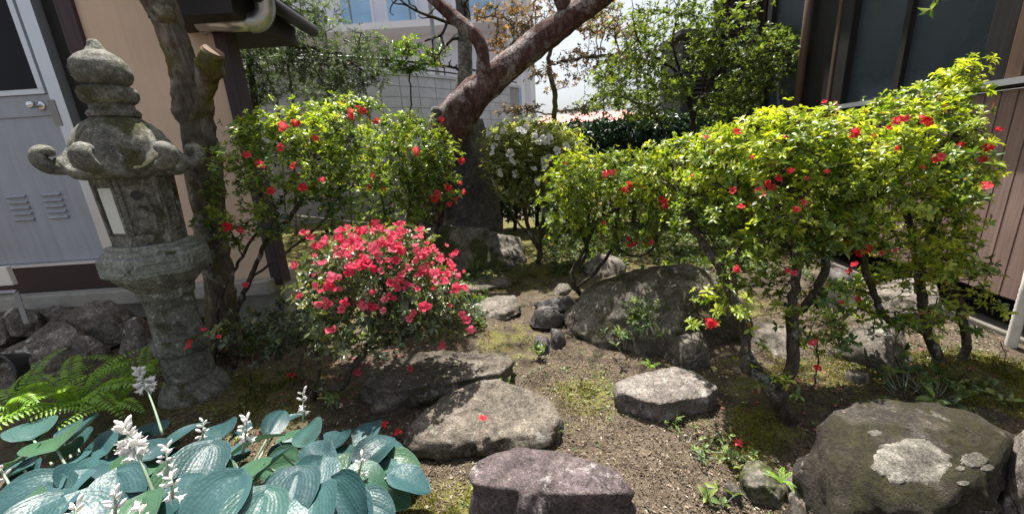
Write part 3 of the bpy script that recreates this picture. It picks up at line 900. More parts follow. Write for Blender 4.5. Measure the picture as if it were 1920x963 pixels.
# dry leaf litter: real flakes, far too many to count
rs = np.random.default_rng(5)
n = 150000
u = rs.uniform(0, 1, n)
ly = 0.95 + 4.2 * u ** 1.7
lx = rs.uniform(-0.95, 1.15, n) * (ly * 0.95 + 0.55) + 0.1
keep = fbm(np.stack([lx, ly, 0 * lx], 1), 2.5, 3, 77) > -0.55
lx, ly = lx[keep], ly[keep]; n = len(lx)
lp = np.stack([lx, ly, Hf(lx, ly) + 0.004], 1)
ph = rs.uniform(0, 6.28, n)
ld = np.stack([np.cos(ph), np.sin(ph), rs.normal(size=n) * 0.28], 1)
ln = np.stack([rs.normal(size=n) * 0.35, rs.normal(size=n) * 0.35, np.ones(n)], 1)
sz = (0.005 + 0.016 * rs.uniform(0, 1, n) ** 2.2) * (0.8 + 0.18 * ly)
V_, F_, T_ = leaves(lp, ld, ln, sz, sz * rs.uniform(0.25, 0.6, n), LT4, np.clip(rs.beta(1.1, 1.9, n), 0, 1))
lo = obj('leaf_litter', V_, F_, M['litter'], None, False, {'tint': T_}, base=(0, 0, 0))
tag(lo, 'small dry leaf flakes strewn over the garden soil', 'leaf litter', None, 'stuff')
# moss: short upright shoots in cushions
mp_, mt_ = [], []
for (px, py, r, a) in MOSS:
    if a < 0.45: continue
    g = G(px, py)
    m = int(5200 * a * r / 0.3 * (r / 0.3) ** 0.6)
    q = rs.normal(size=(m, 2)) * r * 0.55
    mp_.append(np.stack([g[0] + q[:, 0], g[1] + q[:, 1], np.zeros(m)], 1))
mp_ = np.concatenate(mp_)
mp_ = mp_[fbm(mp_, 6, 3, 31) > -0.1]
bulge = 0.018 * np.clip(fbm(mp_, 7, 2, 12), 0, 1)
mp_[:, 2] = Hf(mp_[:, 0], mp_[:, 1]) + bulge - 0.002
m = len(mp_)
md = np.stack([rs.normal(size=m) * 0.7, rs.normal(size=m) * 0.7, np.ones(m)], 1)
ms_ = rs.uniform(0.008, 0.019, m)
V_, F_, T_ = leaves(mp_, md, rs.normal(size=(m, 3)), ms_, ms_ * 0.4, LT2, np.clip(0.5 + 0.4 * fbm(mp_, 9, 2, 3) + rs.normal(size=m) * 0.15, 0, 1))
mo_ = obj('moss', V_, F_, M['moss_tuft'], None, False, {'tint': T_}, base=(0, 0, 0))
tag(mo_, 'yellow green moss cushions on the damp soil', 'moss', None, 'stuff')

# ================================================================ house on the left
WY = 3.1
house = empty('house', (-2.6, WY, 0.2), 'tan stucco house with grey steel door and dark eave behind the stone lantern', 'house')
box('wall', (-2.93, WY, 0.45), (-2.02, WY + 0.12, 3.44), M['stucco'], house)
obj('side_wall', [(-2.02, WY + 0.12, 0.4), (-3.4, WY + 1.6, 0.4), (-3.5, WY + 1.5, 0.4), (-2.12, WY + 0.12, 0.4), (-2.02, WY + 0.12, 3.44), (-3.4, WY + 1.6, 3.44), (-3.5, WY + 1.5, 3.44), (-2.12, WY + 0.12, 3.44)],
    [(0, 1, 5, 4), (1, 2, 6, 5), (2, 3, 7, 6), (3, 0, 4, 7), (4, 5, 6, 7)], M['stucco'], house)
box('corner_post', (-2.02, WY - 0.025, 0.45), (-1.93, WY + 0.11, 2.75), M['post'], house, 0.006)
box('door_post', (-3.05, WY - 0.03, 0.5), (-2.93, WY + 0.10, 3.44), M['post'], house, 0.006)
box('dark_panel', (-3.19, WY + 0.03, 0.5), (-3.05, WY + 0.08, 3.44), M['black_wood'], house)
box('lintel', (-5.4, WY - 0.0, 2.95), (-3.19, WY + 0.10, 3.44), M['stucco'], house)
box('wall_beyond_door', (-7.0, WY - 0.01, 0.45), (-4.44, WY + 0.10, 2.95), M['stucco'], house)
box('foundation', (-7.0, WY - 0.12, 0.40), (-1.99, WY + 0.3, 0.52), M['concrete'], house, 0.012)
box('foundation_wall', (-7.0, WY + 0.05, -0.2), (-1.99, WY + 0.3, 0.405), M['concrete'], house)
box('kick_board', (-4.6, WY - 0.02, 0.523), (-3.0, WY + 0.06, 0.74), M['maroon'], house, 0.004)
DX0, DX1, DZ0, DZ1, DY = -4.30, -3.30, 0.765, 2.90, WY + 0.02
door = box('door', (DX0, DY, DZ0), (DX1, DY + 0.04, DZ1), M['door_metal'], house, 0.004)
fr = MB()
fr.box((DX1 + 0.003, DY - 0.05, 0.742), (DX1 + 0.10, DY + 0.05, 2.95)); fr.box((DX0 - 0.10, DY - 0.05, 0.742), (DX0 - 0.003, DY + 0.05, 2.95)); fr.box((DX0 - 0.002, DY - 0.05, 0.742), (DX1 + 0.002, DY + 0.05, 0.762))
fr.build('door_frame', M['alu'], house)
gl = box('pane', (DX0 + 0.10, DY - 0.012, 2.07), (DX1 - 0.09, DY + 0.0, 2.85), M['dark_glass'], door)
tr = MB()
tr.box((DX0 + 0.06, DY - 0.022, 2.03), (DX1 - 0.05, DY - 0.001, 2.065)); tr.box((DX1 - 0.09, DY - 0.022, 2.067), (DX1 - 0.05, DY - 0.001, 2.85)); tr.box((DX0 + 0.06, DY - 0.022, 2.067), (DX0 + 0.10, DY - 0.001, 2.85))
tr.build('pane_frame', M['alu'], door)
box('lock_rail', (DX0 + 0.05, DY - 0.010, 1.88), (DX1 - 0.04, DY - 0.001, 2.027), M['door_metal'], door, 0.003)
box('hinge', (DX1 - 0.025, DY - 0.055, 1.80), (DX1 + 0.03, DY - 0.051, 1.98), M['pipe_grey'], door, 0.002)
hb = MB(); hx = -3.42
hb.tube([(hx, DY - 0.011, 1.95), (hx, DY - 0.02, 1.95)], [0.034, 0.03], 20); hb.tube([(hx, DY - 0.02, 1.95), (hx, DY - 0.05, 1.95), (hx, DY - 0.062, 1.95), (hx, DY - 0.085, 1.95), (hx, DY - 0.092, 1.95)], [0.014, 0.014, 0.027, 0.027, 0.018], 20)
hb.build('handle', M['chrome'], door, True)
for gx in (-3.875, -3.60):
    for k in range(5):
        z = 1.13 + k * 0.045
        pr = [(-0.002, -0.018), (-0.016, -0.012), (-0.018, -0.006), (-0.002, 0.010)]
        V = [(gx + sx * 0.075, DY + y_, z + z_) for sx in (-1, 1) for y_, z_ in pr]
        obj('louvre_slat', V, [(0, 1, 5, 4), (1, 2, 6, 5), (2, 3, 7, 6), (0, 3, 2, 1), (4, 5, 6, 7), (3, 0, 4, 7)], M['door_metal'], door)
# roof, eave, gutter and duct
box('upper_roof', (-7.2, 2.85, 3.45), (-1.85, 4.9, 3.57), M['eave'], house)
rf = MB()
rf.add([(-2.25, 2.72, 2.72), (-1.60, 2.72, 2.50), (-1.60, 3.62, 2.50), (-2.25, 3.62, 2.72), (-2.25, 2.72, 2.82), (-1.60, 2.72, 2.60), (-1.60, 3.62, 2.60), (-2.25, 3.62, 2.82)],
       [(0, 3, 2, 1), (4, 5, 6, 7), (0, 1, 5, 4), (1, 2, 6, 5), (2, 3, 7, 6), (3, 0, 4, 7)])
rf.build('eave_roof', M['eave'], house)
ev = MB()
ev.add([(-2.20, 2.78, 2.36), (-1.66, 2.78, 2.36), (-1.66, 3.56, 2.36), (-2.20, 3.56, 2.36), (-2.20, 2.78, 2.70), (-1.66, 2.78, 2.498), (-1.66, 3.56, 2.498), (-2.20, 3.56, 2.70)],
       [(0, 3, 2, 1), (0, 1, 5, 4), (1, 2, 6, 5), (2, 3, 7, 6), (3, 0, 4, 7)])
ev.build('eave_soffit', M['eave'], house)
MB().tube([(-1.555, 2.66, 2.50), (-1.555, 3.66, 2.49)], 0.048, 14).build('gutter', M['black_metal'], house, True)
MB().tube([P(372, 44, 2.98), P(430, 46, 2.97), P(470, 44, 2.96)], [0.047, 0.047, 0.047], 16).build('vent_pipe', M['duct'], house, True)
el = smooth_path([P(468, 44, 2.96), P(486, 40, 2.96), P(497, 24, 2.96), P(496, 4, 2.96), P(490, -20, 2.96)], 8)
el2, rr2 = [], []
for i in range(len(el) - 1):
    for k in range(3):
        el2.append(el[i] + (el[i + 1] - el[i]) * k / 3)
        rr2.append(0.055 if k == 0 else 0.062 if k == 1 else 0.056)
MB().tube(el2, rr2, 16).build('flexible_duct', M['duct'], house, True)
hk = [P(385, -12, 3.0), P(372, 5, 3.0), P(364, 25, 3.02), P(370, 48, 3.04), P(383, 62, 3.04), P(394, 58, 3.02)]
MB().tube(smooth_path(hk, 5), 0.016, 10).build('pipe_bracket', M['pipe_grey'], house, True)

# ================================================================ house on the right: runs away from the camera along x = 3 + 0.11 y
hd = np.array([0.11, 1.0, 0]); hd /= np.linalg.norm(hd)
hn = np.array([-hd[1], hd[0], 0])                    # towards the garden
HO = np.array([3.0, 0.0, 0.0])
def RW(s, out, z):
    """point on the right wall: s metres along it, out metres towards the garden"""
    return HO + hd * s + hn * out + np.array([0, 0, z])
rh = empty('timber_house', RW(3.5, -0.2, 0), 'dark timber house with grey windows and brown vertical boards on the right', 'house')
def wbox(name, s0, s1, o0, o1, z0, z1, mat, parent=None, bev=0.0):
    V = [RW(s, o, z) for z in (z0, z1) for o in (o0, o1) for s in (s0, s1)]
    o = obj(name, V, [(0, 1, 3, 2), (4, 6, 7, 5), (0, 4, 5, 1), (2, 3, 7, 6), (0, 2, 6, 4), (1, 5, 7, 3)], mat, rh if parent is None else parent)
    if bev: bevel(o, bev)
    return o
wbox('board_backing', 1.2, 5.75, -0.10, -0.012, 0.32, 1.59, M['black_wood'])
s = 1.3
bw = 0.098
bm0 = None
bp = empty('board_cladding', RW(1.3, 0, 0.28)); bp.parent = rh; bp.location = tuple(RW(1.3, 0, 0.28) - np.array(rh.location))
k = 0
while s < 5.7:
    jz = random.uniform(-0.006, 0.006)
    V = [RW(s + 0.005, 0.0, 0.28 + jz), RW(s + bw - 0.005, 0.0, 0.28 + jz), RW(s + bw - 0.005, 0.016, 0.28 + jz), RW(s + 0.005, 0.016, 0.28 + jz)]
    V += [v + np.array([0, 0, 1.305]) for v in V]
    obj('board', V, [(0, 1, 2, 3), (4, 7, 6, 5), (0, 4, 5, 1), (1, 5, 6, 2), (2, 6, 7, 3), (3, 7, 4, 0)], M['brown_board'], bp)
    s += bw
wbox('sill', 1.2, 5.75, -0.10, 0.06, 1.60, 1.645, M['black_wood'], bev=0.004)
wbox('sill_flashing', 1.2, 4.1, 0.061, 0.075, 1.615, 1.655, M['alu'])
wbox('floor_beam', 1.2, 6.5, -0.16, -0.104, 0.22, 0.40, M['black_wood'])
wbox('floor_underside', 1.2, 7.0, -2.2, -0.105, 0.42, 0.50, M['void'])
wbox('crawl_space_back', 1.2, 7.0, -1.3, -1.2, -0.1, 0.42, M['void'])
wbox('footing', 0.8, 6.5, -0.12, 0.02, -0.1, 0.05, M['dark_concrete'], bev=0.01)
for s_ in (3.3, 4.7, 6.0):
    wbox('floor_post', s_, s_ + 0.10, -0.14, -0.04, 0.05, 0.22, M['black_wood'])
# window band
wins = [(2.83, 3.50), (3.56, 4.13), (4.98, 5.62)]
for a_, b_ in wins[:2]:
    wbox('window_pane', a_, b_, -0.04, -0.03, 1.655, 4.3, M['grey_glass'])
wbox('window_pane', 4.98, 5.62, -0.04, -0.03, 0.6, 4.3, M['grey_glass'])
wbox('mullion', 3.503, 3.557, -0.05, 0.01, 1.648, 4.3, M['black_wood'])
wbox('window_post', 4.135, 4.30, -0.06, 0.03, 1.2, 4.3, M['black_wood'], bev=0.005)
wbox('window_edge', 4.302, 4.345, -0.05, 0.04, 1.2, 4.3, M['brown_wood'], bev=0.004)
wbox('dark_wall', 4.35, 4.97, -0.06, 0.0, 0.4, 4.3, M['black_wood'])
wbox('corner_post', 5.63, 5.75, -0.10, 0.03, 0.2, 4.3, M['black_wood'], bev=0.006)
wbox('corner_post', 2.66, 2.825, -0.06, 0.035, 1.648, 4.3, M['black_wood'], bev=0.006)
wbox('corner_post', 2.56, 2.655, -0.06, 0.045, 1.648, 4.3, M['brown_wood'], bev=0.006)
wbox('shutter_box', 1.2, 2.555, -0.05, 0.0, 1.648, 4.3, M['brown_wood'])
wbox('shutter_rail', 1.2, 2.555, 0.0, 0.03, 1.649, 1.74, M['black_wood'])
MB().tube([RW(4.80, 0.06, 0.5), RW(4.80, 0.06, 4.2)], 0.042, 14).build('downpipe', M['brown_wood'], rh, True)
# rear wing facing the garden: battened gable above a pale window
wy2 = 6.3
gx0, gx1 = P(1348, 40, wy2)[0], P(1512, 30, wy2)[0]
gz = P(1400, 62, wy2)[2]
box('gable_wall', (gx0, wy2, gz), (gx1 + 0.3, wy2 + 0.15, 4.6), M['brown_wood'], rh)
bx = gx0 + 0.02
while bx < gx1:
    box('batten', (bx, wy2 - 0.03, gz + 0.02), (bx + 0.035, wy2 - 0.001, 4.58), M['black_wood'], rh)
    bx += 0.095
obj('barge_board', [(P(1436, 60, wy2 - 0.1) + np.array(v)) for v in ((0, 0, 0), (0, 0, 0.10))] + [(P(1514, 5, wy2 - 0.1) + np.array(v)) for v in ((0, 0, 0.10), (0, 0, 0))] + [(P(1436, 60, wy2 - 0.06) + np.array(v)) for v in ((0, 0, 0), (0, 0, 0.10))] + [(P(1514, 5, wy2 - 0.06) + np.array(v)) for v in ((0, 0, 0.10), (0, 0, 0))],
    [(0, 3, 2, 1), (4, 5, 6, 7), (0, 1, 5, 4), (1, 2, 6, 5), (2, 3, 7, 6), (3, 0, 4, 7)], M['brown_wood'], rh)
box('wing_wall', (P(1352, 150, wy2)[0], wy2 + 0.05, 0.1), (gx1 + 0.3, wy2 + 0.14, gz - 0.003), M['black_wood'], rh)
wpn = box('window_pane', (P(1430, 150, wy2)[0], wy2 - 0.02, P(1440, 190, wy2)[2]), (P(1500, 100, wy2)[0], wy2 + 0.049, gz - 0.01), M['pale_glass'], rh)
wbox('upper_wall', 1.2, 5.75, -0.30, -0.10, 4.0, 5.2, M['black_wood'])
wbox('roof', 1.0, 6.0, -4.0, 0.25, 4.32, 4.42, M['eave'])
# louvred shed between the trees
sc_ = P(1318, 85, 6.6)
shed = empty('louvred_shed', (sc_[0], sc_[1], 0.1), 'small grey shed with horizontal louvres behind the twisted tree', 'shed')
box('wall', (sc_[0] - 0.30, sc_[1] + 0.03, 0.1), (sc_[0] + 0.9, sc_[1] + 0.9, 2.95), M['slat_grey'], shed)
for k in range(13):
    z = 2.05 + k * 0.068
    obj('louvre_slat', [(sc_[0] - 0.29, sc_[1] - 0.03, z), (sc_[0] + 0.35, sc_[1] - 0.03, z), (sc_[0] + 0.35, sc_[1] + 0.025, z + 0.05), (sc_[0] - 0.29, sc_[1] + 0.025, z + 0.05),
                        (sc_[0] - 0.29, sc_[1] - 0.03, z + 0.01), (sc_[0] + 0.35, sc_[1] - 0.03, z + 0.01), (sc_[0] + 0.35, sc_[1] + 0.025, z + 0.06), (sc_[0] - 0.29, sc_[1] + 0.025, z + 0.06)],
        [(0, 3, 2, 1), (4, 5, 6, 7), (0, 1, 5, 4), (1, 2, 6, 5), (2, 3, 7, 6), (3, 0, 4, 7)], M['slat_grey'], shed)
box('roof', (sc_[0] - 0.42, sc_[1] - 0.15, 2.96), (sc_[0] + 1.0, sc_[1] + 1.0, 3.03), M['slat_grey'], shed, 0.01)

# ================================================================ block wall at the back of the garden
bwall = empty('block_wall', (-2.6, 7.4, 0.1), 'grey concrete block wall with black rail along the back of the garden', 'wall')
path = [np.array([-7.6, 7.0]), np.array([-5.6, 7.25]), np.array([-4.0, 7.35])]
wp = smooth_path([(-8.0, 7.2, 0), (-5.8, 7.3, 0), (-4.1, 7.4, 0), (-2.9, 7.75, 0), (-1.7, 8.5, 0), (-0.7, 9.5, 0), (0.5, 10.9, 0)], 14)
sl_ = np.concatenate([[0], np.cumsum(np.linalg.norm(np.diff(wp, axis=0), axis=1))])
def wpt(s):
    p = np.array([np.interp(s, sl_, wp[:, i]) for i in range(3)])
    q = np.array([np.interp(s + 0.02, sl_, wp[:, i]) for i in range(3)])
    d = q - p; d /= np.linalg.norm(d) + 1e-9
    return p, np.array([d[1], -d[0], 0])
WTOP = 3.0
Ltot = sl_[-1] - 0.05
# mortar core
Vc, Fc = [], []
ns = 60
for i in range(ns + 1):
    p, nn = wpt(Ltot * i / ns)
    for (o_, z_) in ((-0.006, -0.1), (-0.006, WTOP - 0.004), (-0.14, WTOP - 0.004), (-0.14, -0.1)):
        Vc.append(p + nn * o_ + np.array([0, 0, z_]))
for i in range(ns):
    for j in range(4):
        Fc.append((i * 4 + j, (i + 1) * 4 + j, (i + 1) * 4 + (j + 1) % 4, i * 4 + (j + 1) % 4))
obj('mortar', Vc, Fc, M['mortar'], bwall)
nrow, bh, bl = 7, 0.20, 0.40
for r in range(nrow):
    z0 = WTOP - (r + 1) * bh
    s_ = 1.4 + (0.0 if r % 2 else 0.2) * 0
    while s_ + bl < Ltot:
        p, n1 = wpt(s_ + 0.007); q, n2 = wpt(s_ + bl - 0.007)
        jo = random.uniform(-0.002, 0.003)
        V = [p + n1 * (0.004 + jo), q + n2 * (0.004 + jo), q - n2 * 0.05, p - n1 * 0.05]
        V = [v + np.array([0, 0, z0 + 0.006]) for v in V] + [v + np.array([0, 0, z0 + bh - 0.006]) for v in V]
        obj('block', V, [(0, 1, 5, 4), (1, 2, 6, 5), (3, 0, 4, 7), (4, 5, 6, 7), (0, 3, 2, 1)], M['block'], bwall)
        s_ += bl
cp = [wpt(Ltot * i / 40) for i in range(41)]
mb = MB()
Vc = []
for p, nn in cp:
    for (o_, z_) in ((0.03, WTOP), (0.03, WTOP + 0.06), (-0.17, WTOP + 0.06), (-0.17, WTOP)):
        Vc.append(p + nn * o_ + np.array([0, 0, z_]))
Fc = [(i * 4 + j, (i + 1) * 4 + j, (i + 1) * 4 + (j + 1) % 4, i * 4 + (j + 1) % 4) for i in range(40) for j in range(4)]
obj('coping', Vc, Fc, M['block'], bwall)
for dz, rr_ in ((0.15, 0.018), (0.28, 0.03)):
    obj('rail', *tube([p - nn * 0.07 + np.array([0, 0, WTOP + dz]) for p, nn in cp], rr_, 6), M['black_metal'], bwall, True)
for i in range(2, 41, 4):
    p, nn = cp[i]
    obj('rail_post', *tube([p - nn * 0.07 + np.array([0, 0, WTOP + 0.06]), p - nn * 0.07 + np.array([0, 0, WTOP + 0.28])], 0.015, 6), M['black_metal'], bwall)

# ================================================================ apartment building far behind
AY = 15.0
def AP(px, py, o=0.0):
    return P(px, py, AY + o)
apt = empty('apartment_building', (P(780, 200, AY)[0], AY, 0), 'pale lilac apartment building with blue windows and a balcony railing behind the wall', 'building')
xl, xr = P(470, 100, AY)[0], P(965, 60, AY)[0]
box('wall', (xl - 6, AY, 0), (xr, AY + 6, 12), M['pale_wall'], apt)
zb = P(760, 62, AY)[2]
box('balcony_slab', (xl - 6, AY - 1.0, zb - 0.12), (xr - 0.02, AY - 0.001, zb + 0.08), M['white_wall'], apt)
for px in (670, 755, 905):
    a_ = P(px - 22, 60, AY); b_ = P(px + 18, -40, AY)
    w = box('window', (a_[0] - 0.08, AY - 0.10, zb + 0.083), (b_[0] + 0.08, AY - 0.003, zb + 3.1), M['white_wall'], apt)
    box('pane', (a_[0], AY - 0.115, zb + 0.35), (b_[0], AY - 0.102, zb + 3.0), M['blue_glass'], w)
zr = zb + 1.05 * 0.85
MB().tube([(xl - 6, AY - 0.95, zr), (xr - 0.05, AY - 0.95, zr)], 0.04, 6).build('handrail', M['rail'], apt)
xx = xl - 5.5
while xx < xr:
    MB().tube([(xx, AY - 0.95, zb + 0.08), (xx, AY - 0.95, zr)], 0.03, 6).build('rail_post', M['rail'], apt)
    xx += 1.9
cx0, cx1 = P(957, 150, AY - 1.5)[0], P(1003, 150, AY - 1.5)[0]
box('stair_tower', (cx0, AY - 1.5, 0), (cx1, AY + 3, 12), M['white_wall'], apt)
for px in (962, 980, 997):
    x_ = P(px, 150, AY - 1.6)[0]
    box('pilaster', (x_ - 0.06, AY - 1.62, 0), (x_ + 0.06, AY - 1.502, 12), M['white_wall'], apt)
for k in range(3):
    z_ = 1.5 + k * 2.6
    box('pane', (P(968, 150, AY - 1.5)[0], AY - 1.52, z_ + 0.3), (P(976, 150, AY - 1.5)[0], AY - 1.503, z_ + 1.9), M['blue_glass'], apt)
# lamp pole
lp0, lp1 = P(826, 200, 9.9), P(806, -120, 9.9)
pole = empty('utility_pole', (lp0[0], 9.9, 0), 'thin grey steel pole in front of the apartment building', 'pole')
MB().tube([(lp0[0], 9.9, 0), (lp0[0] + 0.01, 9.9, 7.5)], [0.055, 0.045], 10).build('shaft', M['pipe_grey'], pole, True)
MB().tube([(lp0[0], 9.9, 3.62), (lp0[0], 9.9, 3.70)], 0.065, 10).build('band', M['black_metal'], pole, True)
# low red-roofed house far off on the right
rx = P(1080, 225, 22)
fh = empty('distant_house', (rx[0], 22, 0), 'low distant house with faded red roof beyond the hedge', 'house')
box('wall', (rx[0] - 1.8, 22.2, 0), (rx[0] + 3.4, 25, rx[2] - 0.15), M['white_wall'], fh)
obj('roof', [(rx[0] - 2.2, 21.8, rx[2] - 0.2), (rx[0] + 3.8, 21.8, rx[2] - 0.2), (rx[0] + 3.2, 23.6, rx[2] + 0.45), (rx[0] - 1.6, 23.6, rx[2] + 0.45), (rx[0] - 2.2, 25.4, rx[2] - 0.2), (rx[0] + 3.8, 25.4, rx[2] - 0.2)],
    [(0, 1, 2, 3), (3, 2, 5, 4), (0, 3, 4), (1, 5, 2), (0, 4, 5, 1)], M['red_roof'], fh)

# ================================================================ stone lantern
LB = G(372, 745)
lz = 0.02
lan = empty('stone_lantern', (LB[0], LB[1], 0.0), 'tall weathered stone lantern with curled hexagonal roof in front of the tan house', 'lantern')
lcx = (LB[0], LB[1])
face = math.atan2(-LB[1], -LB[0])                      # one face of the hexagon looks at the path
ph6 = face + math.pi / 6
def rough_obj(name, V, F, mat, parent, amp=0.004, sc=14, seed=0, smooth=True, sub=0):
    V = np.asarray(V, float)
    o = obj(name, V, F, mat, parent, smooth)
    if sub:
        m = o.modifiers.new('sub', 'SUBSURF'); m.levels = m.render_levels = sub; m.subdivision_type = 'SIMPLE'
    tx = bpy.data.textures.get('grain') or bpy.data.textures.new('grain', 'CLOUDS')
    tx.noise_scale = 0.06
    d = o.modifiers.new('worn', 'DISPLACE'); d.texture = tx; d.strength = amp * 2; d.mid_level = 0.5; d.texture_coords = 'GLOBAL'
    return o
def dense(profile, m=4):
    p = np.array(profile, float)
    out = []
    for i in range(len(p) - 1):
        for k in range(m):
            out.append(p[i] + (p[i + 1] - p[i]) * k / m)
    out.append(p[-1])
    return out
rough_obj('base', *lathe(dense([(0.02, -0.1), (0.20, -0.1), (0.205, 0.06), (0.185, 0.115), (0.16, 0.15), (0.145, 0.175), (0.01, 0.176)], 3), 48, lcx), M['lantern'], lan, 0.008)
sh_ = rough_obj('shaft', *lathe(dense([(0.01, 0.172), (0.140, 0.172), (0.137, 0.25), (0.132, 0.35), (0.132, 0.46), (0.130, 0.60), (0.133, 0.70), (0.145, 0.715), (0.150, 0.735), (0.150, 0.765), (0.01, 0.766)], 4), 48, lcx), M['lantern'], lan, 0.003)
rough_obj('shaft_ring', *lathe(dense([(0.128, 0.345), (0.145, 0.352), (0.156, 0.372), (0.160, 0.40), (0.156, 0.428), (0.145, 0.448), (0.128, 0.455)], 3), 48, lcx), M['lantern'], sh_, 0.004)
# lotus bowl under the platform
k = 48
V, F = lathe(dense([(0.01, 0.762), (0.150, 0.762), (0.165, 0.785), (0.195, 0.815), (0.222, 0.85), (0.228, 0.868), (0.01, 0.869)], 3), k, lcx)
a_ = np.arctan2(V[:, 1] - lcx[1], V[:, 0] - lcx[0])
rr_ = np.hypot(V[:, 0] - lcx[0], V[:, 1] - lcx[1])
sc2 = 1 + np.where(rr_ > 0.16, 0.05 * np.abs(np.sin(a_ * 6)), 0)
V[:, 0] = lcx[0] + (V[:, 0] - lcx[0]) * sc2; V[:, 1] = lcx[1] + (V[:, 1] - lcx[1]) * sc2
rough_obj('lotus_bowl', V, F, M['lantern'], lan, 0.004)
plat = rough_obj('platform', *lathe([(0.01, 0.866), (0.262, 0.866), (0.272, 0.876), (0.272, 0.965), (0.265, 0.975), (0.245, 0.978), (0.245, 1.0), (0.236, 1.006), (0.222, 1.008), (0.222, 1.03), (0.215, 1.036), (0.01, 1.037)], 6, lcx, ph6), M['lantern_clean'], lan, 0.002, smooth=False)
bevel(plat, 0.006, 2)
# raised oval panels round the platform rim
ap6 = 0.272 * math.cos(math.pi / 6)
for j in range(6):
    a0 = face + j * math.pi / 3
    nv = np.array([math.cos(a0), math.sin(a0), 0]); tv = np.array([-nv[1], nv[0], 0])
    c0 = np.array([lcx[0], lcx[1], 0.922]) + nv * ap6
    for (w_, h_, d_, nm, mt) in ((0.115, 0.030, 0.008, 'rim_panel', 'lantern'),):
        pts = []
        for q in range(24):
            t_ = q / 24 * 2 * math.pi
            pts.append((math.copysign(abs(math.cos(t_)) ** 0.45, math.cos(t_)) * w_, math.copysign(abs(math.sin(t_)) ** 0.7, math.sin(t_)) * h_))
        Va = [c0 + tv * x + np.array([0, 0, z]) for x, z in pts] + [c0 + nv * d_ + tv * x * 0.95 + np.array([0, 0, z * 0.85]) for x, z in pts] + [c0 + nv * (d_ - 0.006) + tv * x * 0.86 + np.array([0, 0, z * 0.6]) for x, z in pts]
        m_ = 24
        Fa = [(i, (i + 1) % m_, m_ + (i + 1) % m_, m_ + i) for i in range(m_)] + [(m_ + i, m_ + (i + 1) % m_, 2 * m_ + (i + 1) % m_, 2 * m_ + i) for i in range(m_)] + [tuple(range(2 * m_, 3 * m_))]
        obj(nm, Va, Fa, M['lantern_clean'], plat, False)
# fire box: six faces with frames
FR0, FR1, FZ0, FZ1 = 0.176, 0.190, 1.036, 1.402
fb = rough_obj('fire_box', *lathe([(0.01, FZ0), (FR0 * 0.93, FZ0), (FR1 * 0.93, FZ1), (0.01, FZ1)], 6, lcx, ph6), M['lantern'], lan, 0.0, smooth=False)
def fbp(j, u, v, out):
    """point on face j of the fire box: u in -1..1 across, v in 0..1 up"""
    a0 = face + j * math.pi / 3
    r = FR0 + (FR1 - FR0) * v
    nv = np.array([math.cos(a0), math.sin(a0), 0]); tv = np.array([-nv[1], nv[0], 0])
    ap = r * math.cos(math.pi / 6) * 0.93; hw = r * 0.5 * 0.93
    return np.array([lcx[0], lcx[1], FZ0 + (FZ1 - FZ0) * v]) + nv * (ap + out) + tv * u * hw
def fquad(j, u0, u1, v0, v1, o0, o1):
    V = [fbp(j, u, v, o) for o in (o0, o1) for v in (v0, v1) for u in (u0, u1)]
    return V, [(4, 5, 7, 6), (0, 1, 5, 4), (1, 3, 7, 5), (3, 2, 6, 7), (2, 0, 4, 6)]
for j in range(6):
    m_ = MB()
    for q in ((-1.05, -0.80, 0, 1), (0.80, 1.05, 0, 1), (-0.799, 0.799, 0, 0.16), (-0.799, 0.799, 0.90, 1.0)):
        m_.add(*fquad(j, *q, -0.01, 0.016))
    o_ = m_.build('panel_frame', M['lantern'], fb); bevel(o_, 0.004, 2)
# carved figure and black disc for a dark round hole on the front face, a carving on the right one, paper window on the left one
def relief(j, blobs, name):
    n_u, n_v = 30, 36
    U_, V_ = np.meshgrid(np.linspace(-0.78, 0.78, n_u), np.linspace(0.17, 0.89, n_v))
    h = np.zeros_like(U_)
    for (u0, v0, ru, rv, hh) in blobs:
        h = np.maximum(h, hh * 1.5 * np.sqrt(np.clip(1 - ((U_ - u0) / ru) ** 2 - ((V_ - v0) / rv) ** 2, 0, 1)))
    pts = np.array([fbp(j, U_[a, b], V_[a, b], 0.0015 + h[a, b]) for a in range(n_v) for b in range(n_u)])
    F = [(a * n_u + b, a * n_u + b + 1, (a + 1) * n_u + b + 1, (a + 1) * n_u + b) for a in range(n_v - 1) for b in range(n_u - 1)]
    obj(name, pts, F, M['lantern'], fb, True)
relief(0, [(0.0, 0.46, 0.34, 0.12, 0.022), (-0.05, 0.32, 0.45, 0.12, 0.018), (0.42, 0.42, 0.22, 0.2, 0.014), (0.35, 0.62, 0.13, 0.14, 0.010), (-0.45, 0.36, 0.2, 0.12, 0.012), (-0.2, 0.24, 0.3, 0.06, 0.012)], 'carved_figure')
relief(1, [(0.0, 0.55, 0.35, 0.14, 0.016), (0.25, 0.36, 0.2, 0.2, 0.014), (-0.25, 0.34, 0.2, 0.2, 0.014), (0.3, 0.7, 0.15, 0.10, 0.012)], 'carved_deer')
relief(2, [(0.0, 0.5, 0.4, 0.2, 0.014)], 'carved_deer')
hc = fbp(0, -0.12, 0.74, 0.0)
nv = np.array([math.cos(face), math.sin(face), 0])
Vh, Fh = tube([hc + nv * 0.004, hc + nv * 0.010], [0.025, 0.025], 20)
obj('dark_hole_disc', Vh, Fh, M['black_plastic'], fb)  # raised black disc stands in for the shade inside the hole
obj('paper_window', *fquad(-1, -0.62, 0.62, 0.20, 0.86, 0.0, 0.006), M['paper'], fb)
